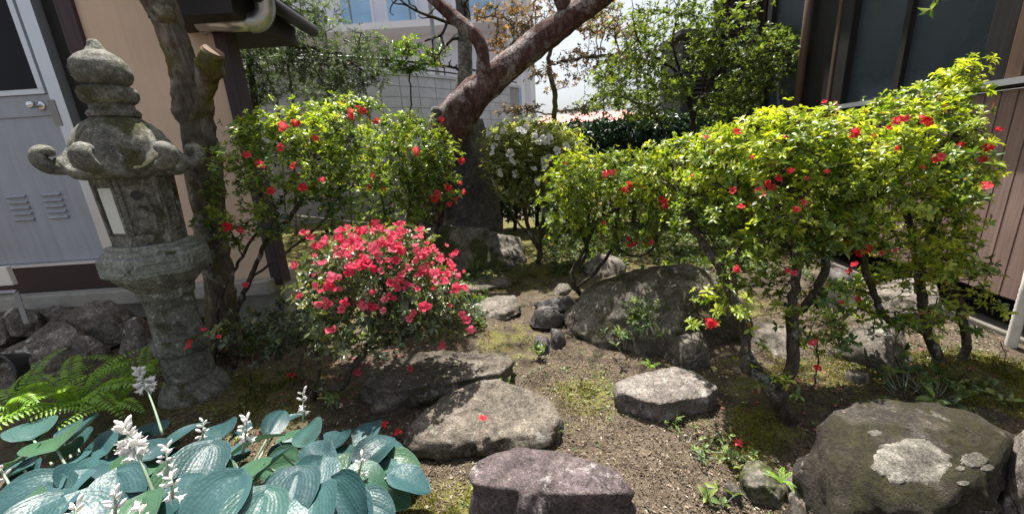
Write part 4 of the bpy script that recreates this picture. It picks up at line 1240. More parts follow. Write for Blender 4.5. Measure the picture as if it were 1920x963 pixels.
# roof: swept hexagon with a dome and six curled horns
prof = [(0.02, 1.400), (0.21, 1.398), (0.285, 1.405), (0.305, 1.425), (0.300, 1.452), (0.27, 1.475), (0.245, 1.52), (0.222, 1.575), (0.19, 1.63), (0.15, 1.675), (0.11, 1.705), (0.095, 1.715), (0.01, 1.717)]
nk = 96
V, F = lathe(dense(prof, 3), nk, lcx, ph6)
a_ = np.arctan2(V[:, 1] - lcx[1], V[:, 0] - lcx[0]) - ph6
rr_ = np.hypot(V[:, 0] - lcx[0], V[:, 1] - lcx[1])
am = (a_ + math.pi / 6) % (math.pi / 3) - math.pi / 6          # angle from the nearest corner
w_ = sstep(0.10, 0.30, rr_) * (1 - 0.55 * sstep(1.46, 1.66, V[:, 2]))
hexr = 1 / np.cos((np.abs(am) - math.pi / 6)) * math.cos(math.pi / 6)
sc2 = 1 + w_ * (hexr - 1) * 1.15
V[:, 0] = lcx[0] + (V[:, 0] - lcx[0]) * sc2; V[:, 1] = lcx[1] + (V[:, 1] - lcx[1]) * sc2
V[:, 2] += sstep(0.2, 0.31, rr_) * (0.055 * np.exp(-(am / 0.22) ** 2) - 0.008)
V[:, 2] += 0.012 * np.exp(-(am / 0.06) ** 2) * sstep(0.12, 0.2, rr_) * (V[:, 2] > 1.45)
kasa = rough_obj('roof', V, F, M['lantern'], lan, 0.009)
for j in range(6):
    a0 = ph6 + j * math.pi / 3
    nv = np.array([math.cos(a0), math.sin(a0), 0]); tv = np.array([-nv[1], nv[0], 0])
    cc = np.array([lcx[0], lcx[1], 0])
    path_ = smooth_path([cc + nv * 0.245 + np.array([0, 0, 1.455]), cc + nv * 0.300 + np.array([0, 0, 1.462]), cc + nv * 0.335 + np.array([0, 0, 1.480]), cc + nv * 0.350 + np.array([0, 0, 1.512]),
                         cc + nv * 0.336 + np.array([0, 0, 1.540]), cc + nv * 0.308 + np.array([0, 0, 1.542]), cc + nv * 0.300 + np.array([0, 0, 1.520])], 5)
    rad_ = np.interp(np.linspace(0, 1, len(path_)), [0, 0.3, 0.6, 0.85, 1], [0.030, 0.038, 0.036, 0.030, 0.018])
    V, F = tube(path_, rad_, 12)
    V = np.asarray(V)
    side = (V - cc) @ tv
    V = V + np.outer(side * 0.35, tv)
    rough_obj('curled_horn', V, F, M['lantern'], kasa, 0.004)
rough_obj('neck', *lathe(dense([(0.01, 1.708), (0.112, 1.708), (0.118, 1.725), (0.108, 1.742), (0.098, 1.75), (0.096, 1.775), (0.01, 1.776)], 3), 40, lcx), M['lantern'], lan, 0.004)
V, F = lathe(dense([(0.01, 1.772), (0.095, 1.772), (0.118, 1.785), (0.128, 1.805), (0.130, 1.83), (0.120, 1.85), (0.10, 1.858), (0.01, 1.859)], 3), 64, lcx)
a_ = np.arctan2(V[:, 1] - lcx[1], V[:, 0] - lcx[0]); rr_ = np.hypot(V[:, 0] - lcx[0], V[:, 1] - lcx[1])
sc2 = 1 + np.where(rr_ > 0.09, 0.07 * np.abs(np.sin(a_ * 4)) - 0.03, 0)
V[:, 0] = lcx[0] + (V[:, 0] - lcx[0]) * sc2; V[:, 1] = lcx[1] + (V[:, 1] - lcx[1]) * sc2
rough_obj('lotus_ring', V, F, M['lantern'], lan, 0.004)
rough_obj('jewel_finial', *lathe(dense([(0.01, 1.855), (0.085, 1.855), (0.112, 1.875), (0.128, 1.905), (0.131, 1.935), (0.122, 1.97), (0.098, 1.998), (0.068, 2.015), (0.045, 2.027), (0.033, 2.045), (0.026, 2.07), (0.015, 2.082), (0.004, 2.084)], 3), 40, lcx), M['lantern'], lan, 0.008)
lan.rotation_euler = (0.0, R(1.1), 0)
lan.scale = (0.91, 0.91, 1.0)
kasa.scale = (0.98, 0.98, 1.0)

# ================================================================ stones
def slab_thing(poly, zt, zb_, mat, seed, label, name='stepping_stone', group='stepping stones of the path', **kw):
    o = slab(name, poly, zt, zb_, M[mat], seed, **kw)
    return tag(o, label, 'stone', group)
slab_thing([(872, 888), (885, 868), (910, 853), (965, 839), (1040, 842), (1110, 858), (1160, 885), (1195, 915), (1170, 930), (1090, 928), (1000, 922), (930, 918), (880, 910)], 0.24, -0.06, 'stone_purple', 3,
           'purplish grey stepping stone nearest the camera', flare=0.03, edge=0.022, rough=0.02)
slab_thing([(757, 800), (790, 765), (830, 745), (880, 728), (935, 718), (1000, 733), (1045, 755), (1058, 782), (1035, 800), (985, 806), (940, 815), (880, 818), (830, 822), (785, 822)], 0.11, -0.06, 'stone_step', 13,
           'wide cracked stepping stone with a mossy left shoulder', flare=0.03, edge=0.03, rough=0.024, tilt=(0, 0.10))
slab_thing([(672, 722), (700, 690), (740, 675), (800, 660), (900, 655), (955, 660), (966, 682), (930, 700), (860, 716), (790, 727), (720, 738)], 0.11, -0.05, 'stone_step', 23,
           'long olive grey stepping stone in front of the pink azalea', flare=0.02, edge=0.02, rough=0.022)
slab_thing([(1152, 715), (1200, 697), (1265, 685), (1310, 697), (1349, 727), (1335, 738), (1290, 746), (1240, 758), (1195, 747), (1160, 732)], 0.13, -0.03, 'stone_pale', 33,
           'pale speckled angular stepping stone right of the path', flare=0.015, edge=0.018, rough=0.012)
slab_thing([(888, 566), (930, 548), (970, 553), (978, 568), (945, 583), (900, 582)], 0.06, -0.05, 'stone_grey', 43, 'rounded grey stepping stone halfway up the path', edge=0.05, rough=0.02)
slab_thing([(866, 532), (900, 518), (950, 517), (955, 528), (910, 540), (876, 541)], 0.05, -0.05, 'stone_step', 53, 'flat stepping stone in front of the mossy boulder', edge=0.03)
def rock(name, px, py, rx, h, mat, seed, label, rd=None, z=0.0, group=None, cat='rock', **kw):
    """px, py: middle of the rock's foot in the photograph; rx half width in pixels, h height in metres"""
    c = G(px, py, z)
    k_ = mpp(px, py, c[1])
    th = math.atan2(c[0], c[1])
    r_ = rx * k_ * math.cos(th)
    o = boulder(name, c, (r_, rd or r_ * 0.8, h), M[mat], seed, rotz=-th, **kw)
    return tag(o, label, cat, group)
G1 = 'small edging stones beside the path'
rock('edging_stone', 1024, 600, 33, 0.16, 'stone_dark', 1, 'smooth dark stone with a pale flat top in the row beside the path', 0.13, group=G1, facets=12, sub=4, top=0.8)
rock('edging_stone', 1046, 572, 42, 0.10, 'stone_dark', 2, 'flat dark stone behind the smooth pale topped one', 0.13, group=G1, facets=10, sub=4, top=0.8)
rock('edging_stone', 1044, 640, 17, 0.15, 'stone_dark', 3, 'upright blocky black stone by the big mossy rock', 0.09, group=G1, facets=14, sub=4, power=4)
rock('edging_stone', 1018, 648, 18, 0.11, 'stone_dark', 4, 'small black stone leaning on the upright blocky one', 0.09, group=G1, facets=14, sub=4, power=3)
rock('edging_stone', 1055, 545, 20, 0.09, 'stone_grey', 5, 'small square grey stone at the foot of the middle azalea', 0.12, group=G1, facets=12, sub=4)
rock('edging_stone', 1140, 508, 45, 0.22, 'stone_grey', 6, 'pale grey rock behind the trunk of the middle azalea', 0.25, group=G1, facets=10, sub=4)
# the big mossy rock in the middle
c = G(1235, 622)
big = boulder('boulder', (c[0] + 0.02, c[1] + 0.14, -0.03), (0.70, 0.46, 0.52), M['stone_moss'], 71, 6, 5, (0.78, 0.97), 0.05, 2.0, -0.25)
V = np.array([v.co[:] for v in big.data.vertices]); V[:, 2] = np.where(V[:, 2] > 0, V[:, 2] * (1.0 + 0.22 * np.clip(V[:, 0] / 0.7, -1, 1) - 0.05), V[:, 2])
big.data.vertices.foreach_set('co', V.astype(np.float32).ravel()); big.data.update()
tag(big, 'big domed moss covered rock right of the path with a white lichen spot', 'rock')
# pale lichen crusts: thin raised skins hugging the rock
def crust(parent_obj, px, py, rw, rh, seed, name='lichen_patch', mat='lichen_pale', lift=0.003):
    me = parent_obj.data
    off = np.array(parent_obj.location)
    from mathutils.bvhtree import BVHTree
    bv = BVHTree.FromPolygons([tuple(v.co) for v in me.vertices], [tuple(p.vertices) for p in me.polygons])
    rings, na = 9, 96
    pts, ok = [], True
    rs_ = np.random.default_rng(seed)
    jit = 1 + 0.16 * np.array([fbm(np.array([[math.cos(a) * 2, math.sin(a) * 2, seed]]), 1.3, 5, seed, 0.65)[0] for a in np.linspace(0, 2 * math.pi, na, endpoint=False)])
    def hit(x, y):
        d = ray(x, y); dv = Vector(tuple(d)).normalized()
        h = bv.ray_cast(Vector(tuple(CAM - off)), dv)
        return h
    h0 = hit(px, py)
    if h0[0] is None: return None
    pts.append(np.array(h0[0]) + off + np.array(h0[1]) * lift)
    for i in range(1, rings + 1):
        for j in range(na):
            a = 2 * math.pi * j / na
            q = i / rings * jit[j]
            h = hit(px + rw * q * math.cos(a), py + rh * q * math.sin(a))
            if h[0] is None: return None
            l_ = lift if i < rings else -0.002
            pts.append(np.array(h[0]) + off + np.array(h[1]) * l_)
    F = [(0, 1 + j, 1 + (j + 1) % na) for j in range(na)]
    for i in range(rings - 1):
        for j in range(na):
            F.append((1 + i * na + j, 1 + (i + 1) * na + j, 1 + (i + 1) * na + (j + 1) % na, 1 + i * na + (j + 1) % na))
    return obj(name, np.array(pts), F, M[mat], parent_obj, True)
crust(big, 1294, 540, 19, 14, 1); crust(big, 1302, 563, 7, 7, 2)
# mossy boulder at the end of the path and the tall stone behind it
rock('boulder', 898, 492, 88, 0.62, 'stone_mossgreen', 81, 'rounded boulder with moss on its flank at the end of the path', 0.50, sub=6, facets=6, power=2.8, top=0.86)
tc = G(897, 468)
tc = np.array([P(890, 430, 5.3)[0], 5.3, 0])
st_ = boulder('standing_stone', (tc[0], tc[1], 0.0), (0.45, 0.34, 2.02), M['stone_dark'], 91, 6, 8, (0.75, 0.98), 0.05, 2.9, 0.1)
V = np.array([v.co[:] for v in st_.data.vertices]); V[:, 0] = V[:, 0] * (1.08 - 0.22 * V[:, 2] / 2.0) + V[:, 2] * 0.02
st_.data.vertices.foreach_set('co', V.astype(np.float32).ravel()); st_.data.update()
tag(st_, 'tall dark upright stone behind the rounded mossy boulder', 'stone')
# rocks on the right and in front
b2 = slab('boulder', [(1528, 805), (1545, 770), (1590, 748), (1650, 741), (1750, 752), (1850, 776), (1916, 806), (1895, 860), (1840, 905), (1760, 925), (1680, 922), (1600, 895), (1548, 855)], 0.34, -0.08, M['stone_b2'], 101, 0.04, 0.035, 0.026, None, 0.075, (0.0, 0.10), 140)
tag(b2, 'large mossy boulder with a round pale lichen patch in the lower right', 'rock')
crust(b2, 1708, 865, 76, 44, 5); crust(b2, 1826, 862, 26, 15, 6); crust(b2, 1850, 876, 12, 7, 7); crust(b2, 1800, 878, 9, 5, 8); crust(b2, 1640, 812, 14, 6, 9); crust(b2, 1805, 905, 12, 5, 10); crust(b2, 1655, 838, 10, 5, 12)
c = G(1905, 930, 0.15)
tag(boulder('boulder', (c[0] + 0.16, c[1] + 0.02, -0.05), (0.20, 0.26, 0.42), M['stone_left'], 111, 5, 9, rotz=-0.7), 'grey rock cut off by the right edge of the picture', 'rock')
G2 = 'low rocks among the azalea stems'
rock('low_rock', 1295, 672, 52, 0.20, 'stone_grey', 121, 'rounded grey rock behind the angular stepping stone', 0.18, group=G2)
rock('low_rock', 1455, 640, 62, 0.10, 'stone_grey', 122, 'flat pale rock behind the stems of the front azalea', 0.25, group=G2, top=0.7)
rock('low_rock', 1630, 672, 95, 0.26, 'stone_grey', 123, 'broad pale rock between the two right azalea trunks', 0.30, group=G2, sub=5)
rock('low_rock', 1690, 575, 90, 0.30, 'stone_grey', 124, 'pale pinkish rock below the brown boards', 0.35, group=G2, top=0.8)
rock('low_rock', 1560, 560, 60, 0.25, 'stone_dark', 125, 'dark rock in the shade behind the front azalea', 0.3, group=G2)
rock('low_rock', 1610, 715, 28, 0.09, 'stone_grey', 126, 'small pale rock half sunk in moss', 0.08, group=G2, sub=4)
rock('low_rock', 1555, 985, 92, 0.16, 'stone_grey', 127, 'low grey rock with moss at the bottom edge of the picture', 0.14, group='small rocks near the camera')
rock('low_rock', 1372, 930, 22, 0.07, 'stone_grey', 128, 'small round pebble like rock beside the fern sprig', 0.035, group='small rocks near the camera', sub=4)
rock('low_rock', 1430, 915, 50, 0.10, 'stone_mossgreen', 129, 'low rock wrapped in green moss left of the large boulder', 0.09, group='small rocks near the camera', sub=5)
rock('low_rock', 1500, 925, 34, 0.09, 'stone_grey', 130, 'small grey rock between the mossy one and the large boulder', 0.06, group='small rocks near the camera', sub=4)
rock('low_rock', 1110, 975, 40, 0.03, 'stone_grey', 132, 'low flat stone sunk in the soil right of the nearest stepping stone', 0.04, group='small rocks near the camera', sub=4)
# rocks under the house on the left
G3 = 'foundation rocks under the house door'
def lrock(px, py, y, rx, ry, seed, label, rd=0.25, mat='stone_left', **kw):
    """px, py: middle of the visible rock at depth y"""
    m_ = P(px, py, y); k_ = mpp(px, py, y); th = math.atan2(m_[0], m_[1])
    h_ = ry * k_
    o = boulder('foundation_rock', (m_[0], m_[1], m_[2] - h_), (rx * k_ * math.cos(th), rd, h_ * 2), M[mat], seed, rotz=-th, **kw)
    return tag(o, label, 'rock', G3)
lrock(95, 664, 2.38, 172, 62, 141, 'broad brown rock with white flecks above the fern', 0.24, sub=6, facets=10)
lrock(195, 590, 2.66, 100, 38, 142, 'grey rock under the concrete sill behind the lantern', 0.2, facets=12)
lrock(262, 622, 2.58, 52, 32, 143, 'dark blocky rock right behind the lantern shaft', 0.15, facets=12, power=3.5)
lrock(50, 590, 2.80, 45, 24, 144, 'small rock under the left end of the concrete sill', 0.15)
lrock(0, 600, 2.75, 40, 30, 145, 'rock cut by the left edge below the grey bracket', 0.15)
lrock(120, 590, 2.9, 50, 22, 146, 'small dark rock wedged between two larger foundation rocks', 0.12)
# small grey stand and black tub at the left edge
sp_ = P(10, 545, 2.45)
stand = empty('metal_stand', (sp_[0], 2.45, 0.25), 'small grey metal stand with a pale plate at the left edge', 'stand')
pa_, pb_ = P(-60, 540, 2.45), P(10, 500, 2.45)
box('plate', pa_, (pb_[0], pa_[1] + 0.03, pb_[2]), M['white_paint'], stand, 0.004)
MB().tube([P(30, 548, 2.45), P(50, 606, 2.42)], 0.016, 4).build('leg', M['pipe_grey'], stand)
MB().tube([P(-60, 552, 2.45), P(32, 547, 2.45)], 0.016, 4).build('crossbar', M['pipe_grey'], stand)
tb = P(12, 715, 2.2)
tub = empty('plastic_tub', (tb[0], tb[1], 0.15), 'black plastic tub tipped at the left edge beside the fern', 'tub')
cen = P(5, 705, 2.15)
V, F = lathe(dense([(0.10, -0.14), (0.125, -0.10), (0.14, 0.02), (0.15, 0.035), (0.15, 0.05), (0.138, 0.05), (0.125, 0.0), (0.10, -0.10), (0.01, -0.10)], 1), 32, (0, 0))
V = np.array([tuple(Matrix.Rotation(R(75), 3, 'X') @ Vector(tuple(v))) for v in V]) + cen
obj('shell', V, F, M['black_plastic'], tub, True)

# ================================================================ old pruned tree beside the lantern
def limb_obj(name, pts, rads, mat, parent, k=18, seed=0, amp=0.12, m=8):
    p = smooth_path(pts, m)
    r = np.interp(np.linspace(0, 1, len(p)), np.linspace(0, 1, len(rads)), rads)
    V, F = tube(p, r, k)
    V = np.asarray(V)
    ctr = np.repeat(p, k, axis=0)
    V = ctr + (V - ctr) * (1 + amp * fbm(V, 7, 4, seed)[:, None] + amp * 0.5 * fbm(V, 22, 2, seed + 4)[:, None])
    return obj(name, V, F, mat, parent, True)
ty = 2.62
tp = lambda px, py, dy=0: P(px, py, ty + dy)
ot = empty('pruned_tree', (tp(420, 560)[0], ty, 0.1), 'old mossy tree trunk with a sawn off limb beside the lantern', 'tree')
limb_obj('trunk', [tp(425, 650), tp(412, 540), tp(398, 440), tp(385, 330), tp(375, 250), tp(362, 205), tp(350, 160), tp(335, 100), tp(318, 40), tp(300, -20), tp(285, -80)],
         [0.11, 0.095, 0.088, 0.088, 0.092, 0.105, 0.086, 0.072, 0.07, 0.07, 0.068], M['grey_bark'], ot, 36, 5, 0.2, 14)
lm = limb_obj('sawn_limb', [tp(368, 235), tp(380, 190, -0.02), tp(386, 150, -0.04), tp(392, 125, -0.06), tp(400, 98, -0.08)], [0.075, 0.066, 0.062, 0.082, 0.062], M['grey_bark'], ot, 32, 8, 0.28, 14)
e_ = tp(400, 98, -0.08); d_ = tp(400, 98, -0.08) - tp(392, 125, -0.06); d_ /= np.linalg.norm(d_)
Vc, Fc = tube([e_ - d_ * 0.005, e_ + d_ * 0.012], [0.060, 0.053], 18)
obj('cut_face', Vc, Fc, M['cut_wood'], lm)
limb_obj('side_limb', [tp(322, 55), tp(300, 20, -0.05), tp(275, -15, -0.1), tp(250, -50, -0.1)], [0.06, 0.06, 0.055, 0.05], M['grey_bark'], ot, 14, 9)

# ================================================================ leaning red pine and the straight pale tree
py_ = 4.75
pp = lambda px, py, dy=0: P(px, py, py_ + dy)
pine = empty('leaning_pine', (pp(838, 430)[0], py_, 0.0), 'leaning reddish pine trunk crossing behind the azaleas', 'tree')
limb_obj('trunk', [pp(790, 520, 0.2), pp(796, 400, 0.2), pp(815, 300, 0.15), pp(845, 235, 0.05), pp(880, 190), pp(925, 148), pp(985, 98), pp(1050, 48), pp(1118, 0, -0.1), pp(1190, -55, -0.2)],
         [0.24, 0.23, 0.23, 0.235, 0.20, 0.165, 0.15, 0.145, 0.12, 0.11], M['pine_bark'], pine, 24, 15, 0.10)
limb_obj('limb', [pp(905, 158), pp(906, 125, -0.12), pp(903, 92, -0.16), pp(885, 62, -0.16), pp(845, 28, -0.1), pp(805, -10, -0.05), pp(770, -45)], [0.085, 0.075, 0.075, 0.075, 0.07, 0.06, 0.05], M['pine_bark'], pine, 16, 17)
limb_obj('limb', [pp(1062, 42), pp(1056, 10, -0.05), pp(1040, -30, -0.05)], [0.085, 0.08, 0.07], M['pine_bark'], pine, 14, 18)
limb_obj('stub', [pp(838, 220), pp(822, 210, -0.1), pp(810, 206, -0.14)], [0.07, 0.06, 0.04], M['pale_bark'], pine, 12, 19)
rs = np.random.default_rng(44)
# bare twisting side twigs of the pine and pale tree
def twigs_of(root, starts, mat, rs, n_each=1, length=0.9, name='twig', r=0.016):
    for (a, b) in starts:
        for q in range(n_each):
            pts = [np.array(a)]
            d = np.array(b) - np.array(a); L_ = np.linalg.norm(d); d /= L_
            st = L_ / 7
            for i in range(7):
                d = d + rs.normal(size=3) * 0.28; d /= np.linalg.norm(d)
                pts.append(pts[-1] + d * st)
            limb_obj(name, pts, [r, r * 0.7, r * 0.35], mat, root, 6, 3, 0.05, 3)
            for i in (3, 4, 5, 6, 7):
                pt2 = [pts[i]]
                d2 = d * 0.5 + rs.normal(size=3) * 0.7; d2 /= np.linalg.norm(d2)
                for k in range(4):
                    d2 = d2 + rs.normal(size=3) * 0.35; d2 /= np.linalg.norm(d2)
                    pt2.append(pt2[-1] + d2 * st * 0.55)
                limb_obj(name, pt2, [r * 0.5, r * 0.2], mat, root, 4, 3, 0.0, 2)
wy_ = 5.7
wp_ = lambda px, py, dy=0: P(px, py, wy_ + dy)
wt = empty('pale_trunk_tree', (wp_(868, 400)[0], wy_, 0.05), 'straight pale barked tree trunk behind the leaning pine', 'tree')
limb_obj('trunk', [wp_(862, 470), wp_(864, 300), wp_(868, 190), wp_(872, 130), wp_(871, 60), wp_(866, 0), wp_(862, -60)], [0.2, 0.16, 0.125, 0.10, 0.095, 0.09, 0.085], M['pale_bark'], wt, 16, 25, 0.06)
twigs_of(wt, [(wp_(868, 45), wp_(745, 60, -0.3)), (wp_(870, 72), wp_(800, 85, -0.3)), (wp_(868, 20), wp_(760, 10, -0.2)), (wp_(872, 40), wp_(920, 55, -0.3)), (wp_(870, 130), wp_(840, 140, -0.2))], M['dark_bark'], rs, 1, r=0.026)

# ================================================================ background trees and hedges
def PL(*pts):
    return [P(*p) for p in pts]
def tree(name, label, base, limbs, ells, bark, leafm, seed, **kw):
    kw['per_m3'] = kw.get('per_m3', 160) * 4.0
    kw = dict(dict(trunk='branches', per_m3=160, leaf=0.05, step=0.10, kill=0.12, infl=1.2, tip=0.004, sub=4, spread=0.10, mid=0.7, tintz=0.1), **kw)
    return shrub(name, label, 'tree', base, [dict(pts=l) for l in limbs], ells, bark, leafm, seed, **kw)
# conifer behind the left azalea
y = 6.0
tree('conifer_tree', 'feathery green conifer in front of the block wall', (P(470, 330, y)[0], y, 0.1),
     [PL((478, 520, y), (484, 330, y), (480, 215, y), (470, 130, y), (464, 60, y), (460, -30, y)), PL((470, 110, y), (520, 80, y - 0.1), (580, 90, y - 0.2), (640, 100, y - 0.2)), PL((466, 70, y), (540, 30, y), (600, 20, y))],
     [ell(600, 118, y - 0.1, 75, 32, 0.5), ell(665, 130, y - 0.2, 60, 35, 0.45), ell(540, 100, y, 60, 30, 0.5), ell(560, 25, y, 60, 25, 0.5, 0.7), ell(640, 160, y - 0.2, 50, 22, 0.4), ell(455, 110, y, 40, 60, 0.5), ell(480, 165, y, 40, 35, 0.4, 0.7)],
     M['dark_bark'], M['conifer'], 301, leaf=0.07, wr=0.13, per=9, tiltr=(20, 80), per_m3=210, tip=0.004, gain=1.5, rmax=0.085, upw=-0.1, spread=0.12)
y = 6.4
tree('slender_tree', 'slender pale stemmed tree with sparse grey green leaves by the wall', (P(545, 330, y)[0], y, 0.1),
     [PL((560, 520, y), (552, 330, y), (548, 190, y), (538, 110, y), (545, 70, y)), PL((535, 400, y), (525, 230, y), (515, 180, y), (500, 140, y)), PL((700, 420, y), (690, 200, y), (675, 140, y), (670, 115, y), (690, 90, y))],
     [ell(690, 85, y, 50, 28, 0.4, 0.5), ell(540, 60, y, 50, 30, 0.4, 0.5), ell(505, 130, y, 35, 30, 0.3, 0.5)], M['pale_bark'], M['conifer'], 302, leaf=0.05, wr=0.3, per=5, gain=1.7, rmax=0.06, per_m3=120)
y = 7.0
tree('young_evergreen', 'airy yellow green evergreen in front of the apartment building', (P(775, 330, y)[0], y, 0.1),
     [PL((780, 420, y), (772, 230, y), (768, 150, y), (760, 115, y))], [ell(770, 108, y, 48, 28, 0.45, 0.7), ell(730, 120, y, 30, 22, 0.3, 0.6), ell(820, 110, y - 0.1, 35, 18, 0.3, 0.6)], M['dark_bark'], M['azalea_leaf_left'], 303,
     leaf=0.10, wr=0.2, per=7, per_m3=80, tiltr=(30, 80), tip=0.004, spread=0.06)
y = 5.2
tree('clipped_bush', 'small yellow green bush peeking above the left azalea', (P(660, 420, y)[0], y, 0.05),
     [PL((662, 470, y), (655, 330, y), (652, 240, y))], [ell(640, 196, y, 45, 14, 0.3), ell(680, 200, y, 35, 12, 0.25)], M['azalea_bark'], M['azalea_leaf'], 304, leaf=0.04, per_m3=1500, step=0.06, kill=0.06, spread=0.05, tip=0.002)
# the leaning pine's unseen crown, its clumps added and set to dapple the soil
pr_ = np.random.default_rng(808)
pl_ = []
for (cx_, cy_, cz_, r1_, r2_) in ((0.9, 4.2, 4.8, 0.7, 0.25), (-0.7, 4.0, 4.5, 0.6, 0.22), (0.4, 4.7, 5.0, 0.8, 0.25), (1.7, 4.6, 4.4, 0.7, 0.22), (1.2, 3.4, 4.5, 0.45, 0.2), (2.4, 5.2, 4.8, 0.7, 0.25), (-1.2, 3.2, 4.7, 0.4, 0.2)):
    q = pr_.normal(size=(int(95 * r1_ ** 2 / 0.4), 3)); q /= np.linalg.norm(q, axis=1)[:, None]; q *= pr_.uniform(0, 1, len(q))[:, None] ** (1 / 3)
    q = q * np.array([r1_, r1_, r2_]) + np.array([cx_, cy_, cz_])
    pl_.append(q)
    MBt = MB()
    a0_ = P(1118, 0, py_ - 0.1) if cx_ > 0 else P(805, -10, py_ - 0.05)
    limb_obj('limb', [a0_, (a0_ + np.array([cx_, cy_, cz_])) / 2 + np.array([0, 0, 0.25]), np.array([cx_, cy_, cz_ - 0.1])], [0.05, 0.03, 0.012], M['pine_bark'], pine, 8, 3)
pl_ = np.concatenate(pl_)
LV, LF, LTn = whorls(pl_, pr_.normal(size=pl_.shape) * 0.5 + np.array([0, 0, 0.8]), pr_, 26, 0.10, 0.05, (10, 85), LT2, np.full(len(pl_), 0.45), 0.2, 0.05)
pf = obj('foliage', LV, LF, M['conifer'], pine, False, {'tint': LTn}); pf['kind'] = 'stuff'
# rusty maple
y = 6.6
mpb = lambda *p: PL(*p)
tree('maple_tree', 'small maple with bronze and orange leaves right of the pine', (P(1040, 330, y)[0], y, 0.1),
     [PL((1045, 480, y), (1042, 300, y), (1040, 235, y), (1040, 180, y), (1030, 130, y), (1032, 95, y), (1060, 50, y), (1070, 0, y)), PL((1040, 120, y), (1080, 110, y - 0.2), (1140, 105, y - 0.3), (1190, 95, y - 0.3)),
      PL((1032, 95, y), (1000, 60, y - 0.3), (960, 40, y - 0.4), (920, 30, y - 0.4)), PL((1038, 215, y), (1000, 208, y - 0.3), (965, 205, y - 0.4)), PL((1042, 210, y), (1080, 205, y - 0.2), (1110, 208, y - 0.2))],
     [ell(975, 60, y - 0.4, 60, 14, 0.4), ell(940, 25, y - 0.4, 60, 14, 0.4), ell(1010, 15, y - 0.3, 60, 16, 0.4), ell(1100, 105, y - 0.3, 50, 16, 0.4), ell(1165, 112, y - 0.3, 50, 15, 0.4), ell(1130, 50, y - 0.2, 55, 16, 0.4), ell(1100, 10, y, 60, 20, 0.5),
      ell(980, 205, y - 0.4, 42, 12, 0.3), ell(1090, 208, y - 0.2, 45, 10, 0.3, 0.7), ell(1010, 140, y - 0.2, 25, 22, 0.25, 0.6), ell(1180, 60, y - 0.2, 40, 14, 0.3), ell(940, 90, y - 0.3, 40, 14, 0.3), ell(1060, 150, y, 35, 12, 0.3, 0.7)],
     M['grey_bark'], M['maple_leaf'], 305, leaf=0.045, wr=0.55, per=5, per_m3=480, gain=1.3, rmax=0.12, upw=0.5, spread=0.11, flat=0.45, tint0=0.38, step=0.09)
# twisted small-leaved tree
y = 5.4
tree('twisted_tree', 'twisted dark stemmed tree with small green leaves before the timber house', (P(1300, 330, y)[0], y, 0.1),
     [PL((1300, 430, y), (1300, 300, y), (1298, 225, y), (1292, 180, y), (1262, 130, y), (1228, 108, y), (1200, 80, y), (1188, 40, y), (1182, -20, y)),
      PL((1298, 225, y), (1315, 185, y), (1345, 130, y), (1385, 98, y), (1405, 60, y), (1412, 0, y)), PL((1296, 215, y), (1280, 150, y - 0.1), (1262, 90, y - 0.1), (1268, 30, y), (1262, -20, y)),
      PL((1315, 185, y), (1325, 130, y), (1340, 70, y), (1350, 10, y)), PL((1260, 300, y), (1240, 235, y), (1215, 200, y))],
     [ell(1420, 95, y - 0.2, 70, 34, 0.4), ell(1480, 115, y - 0.3, 50, 26, 0.35), ell(1540, 118, y - 0.4, 42, 20, 0.3), ell(1400, 170, y - 0.1, 70, 35, 0.35, 0.6), ell(1450, 70, y - 0.1, 45, 18, 0.3), ell(1250, 165, y, 60, 26, 0.35, 0.7), ell(1190, 165, y, 50, 30, 0.3, 0.5),
      ell(1310, 20, y, 45, 20, 0.35, 0.7), ell(1230, 40, y, 50, 30, 0.35, 0.4), ell(1360, 200, y, 60, 26, 0.3, 0.6), ell(1180, 120, y, 40, 25, 0.3, 0.4), ell(1220, 210, y, 50, 18, 0.3, 0.6), ell(1390, 30, y, 40, 15, 0.3, 0.5), ell(1150, 150, y, 50, 30, 0.3, 0.5), ell(1130, 190, y, 50, 22, 0.3, 0.5), ell(1330, 90, y - 0.1, 50, 45, 0.3, 0.8), ell(1215, 120, y, 50, 30, 0.3, 0.5)],
     M['dark_bark'], M['green_leaf'], 306, leaf=0.05, wr=0.5, per=5, per_m3=380, gain=1.35, rmax=0.07, step=0.08, kill=0.09, spread=0.085, tip=0.003, upw=0.3, tint0=0.68)
y = 9.5
tree('background_tree', 'light green tree far behind the hedge filling the gap to the sky', (P(1200, 300, y)[0], y, 0.1),
     [PL((1210, 380, y), (1205, 250, y), (1195, 160, y), (1190, 90, y)), PL((1205, 230, y), (1260, 170, y), (1300, 110, y)), PL((1200, 200, y), (1150, 160, y), (1120, 120, y))],
     [ell(1190, 190, y, 80, 30, 0.7, 0.6), ell(1260, 150, y, 70, 45, 0.7, 0.6), ell(1150, 140, y, 60, 28, 0.6, 0.35), ell(1220, 80, y, 80, 40, 0.7, 0.35), ell(1310, 110, y, 60, 60, 0.6, 0.7), ell(1300, 200, y, 60, 30, 0.5, 0.8), ell(1140, 40, y, 60, 25, 0.6, 0.3)],
     M['dark_bark'], M['green_leaf'], 320, leaf=0.09, wr=0.45, per=5, per_m3=34, step=0.16, kill=0.18, spread=0.16, tip=0.006, tint0=0.75)
y = 8.6
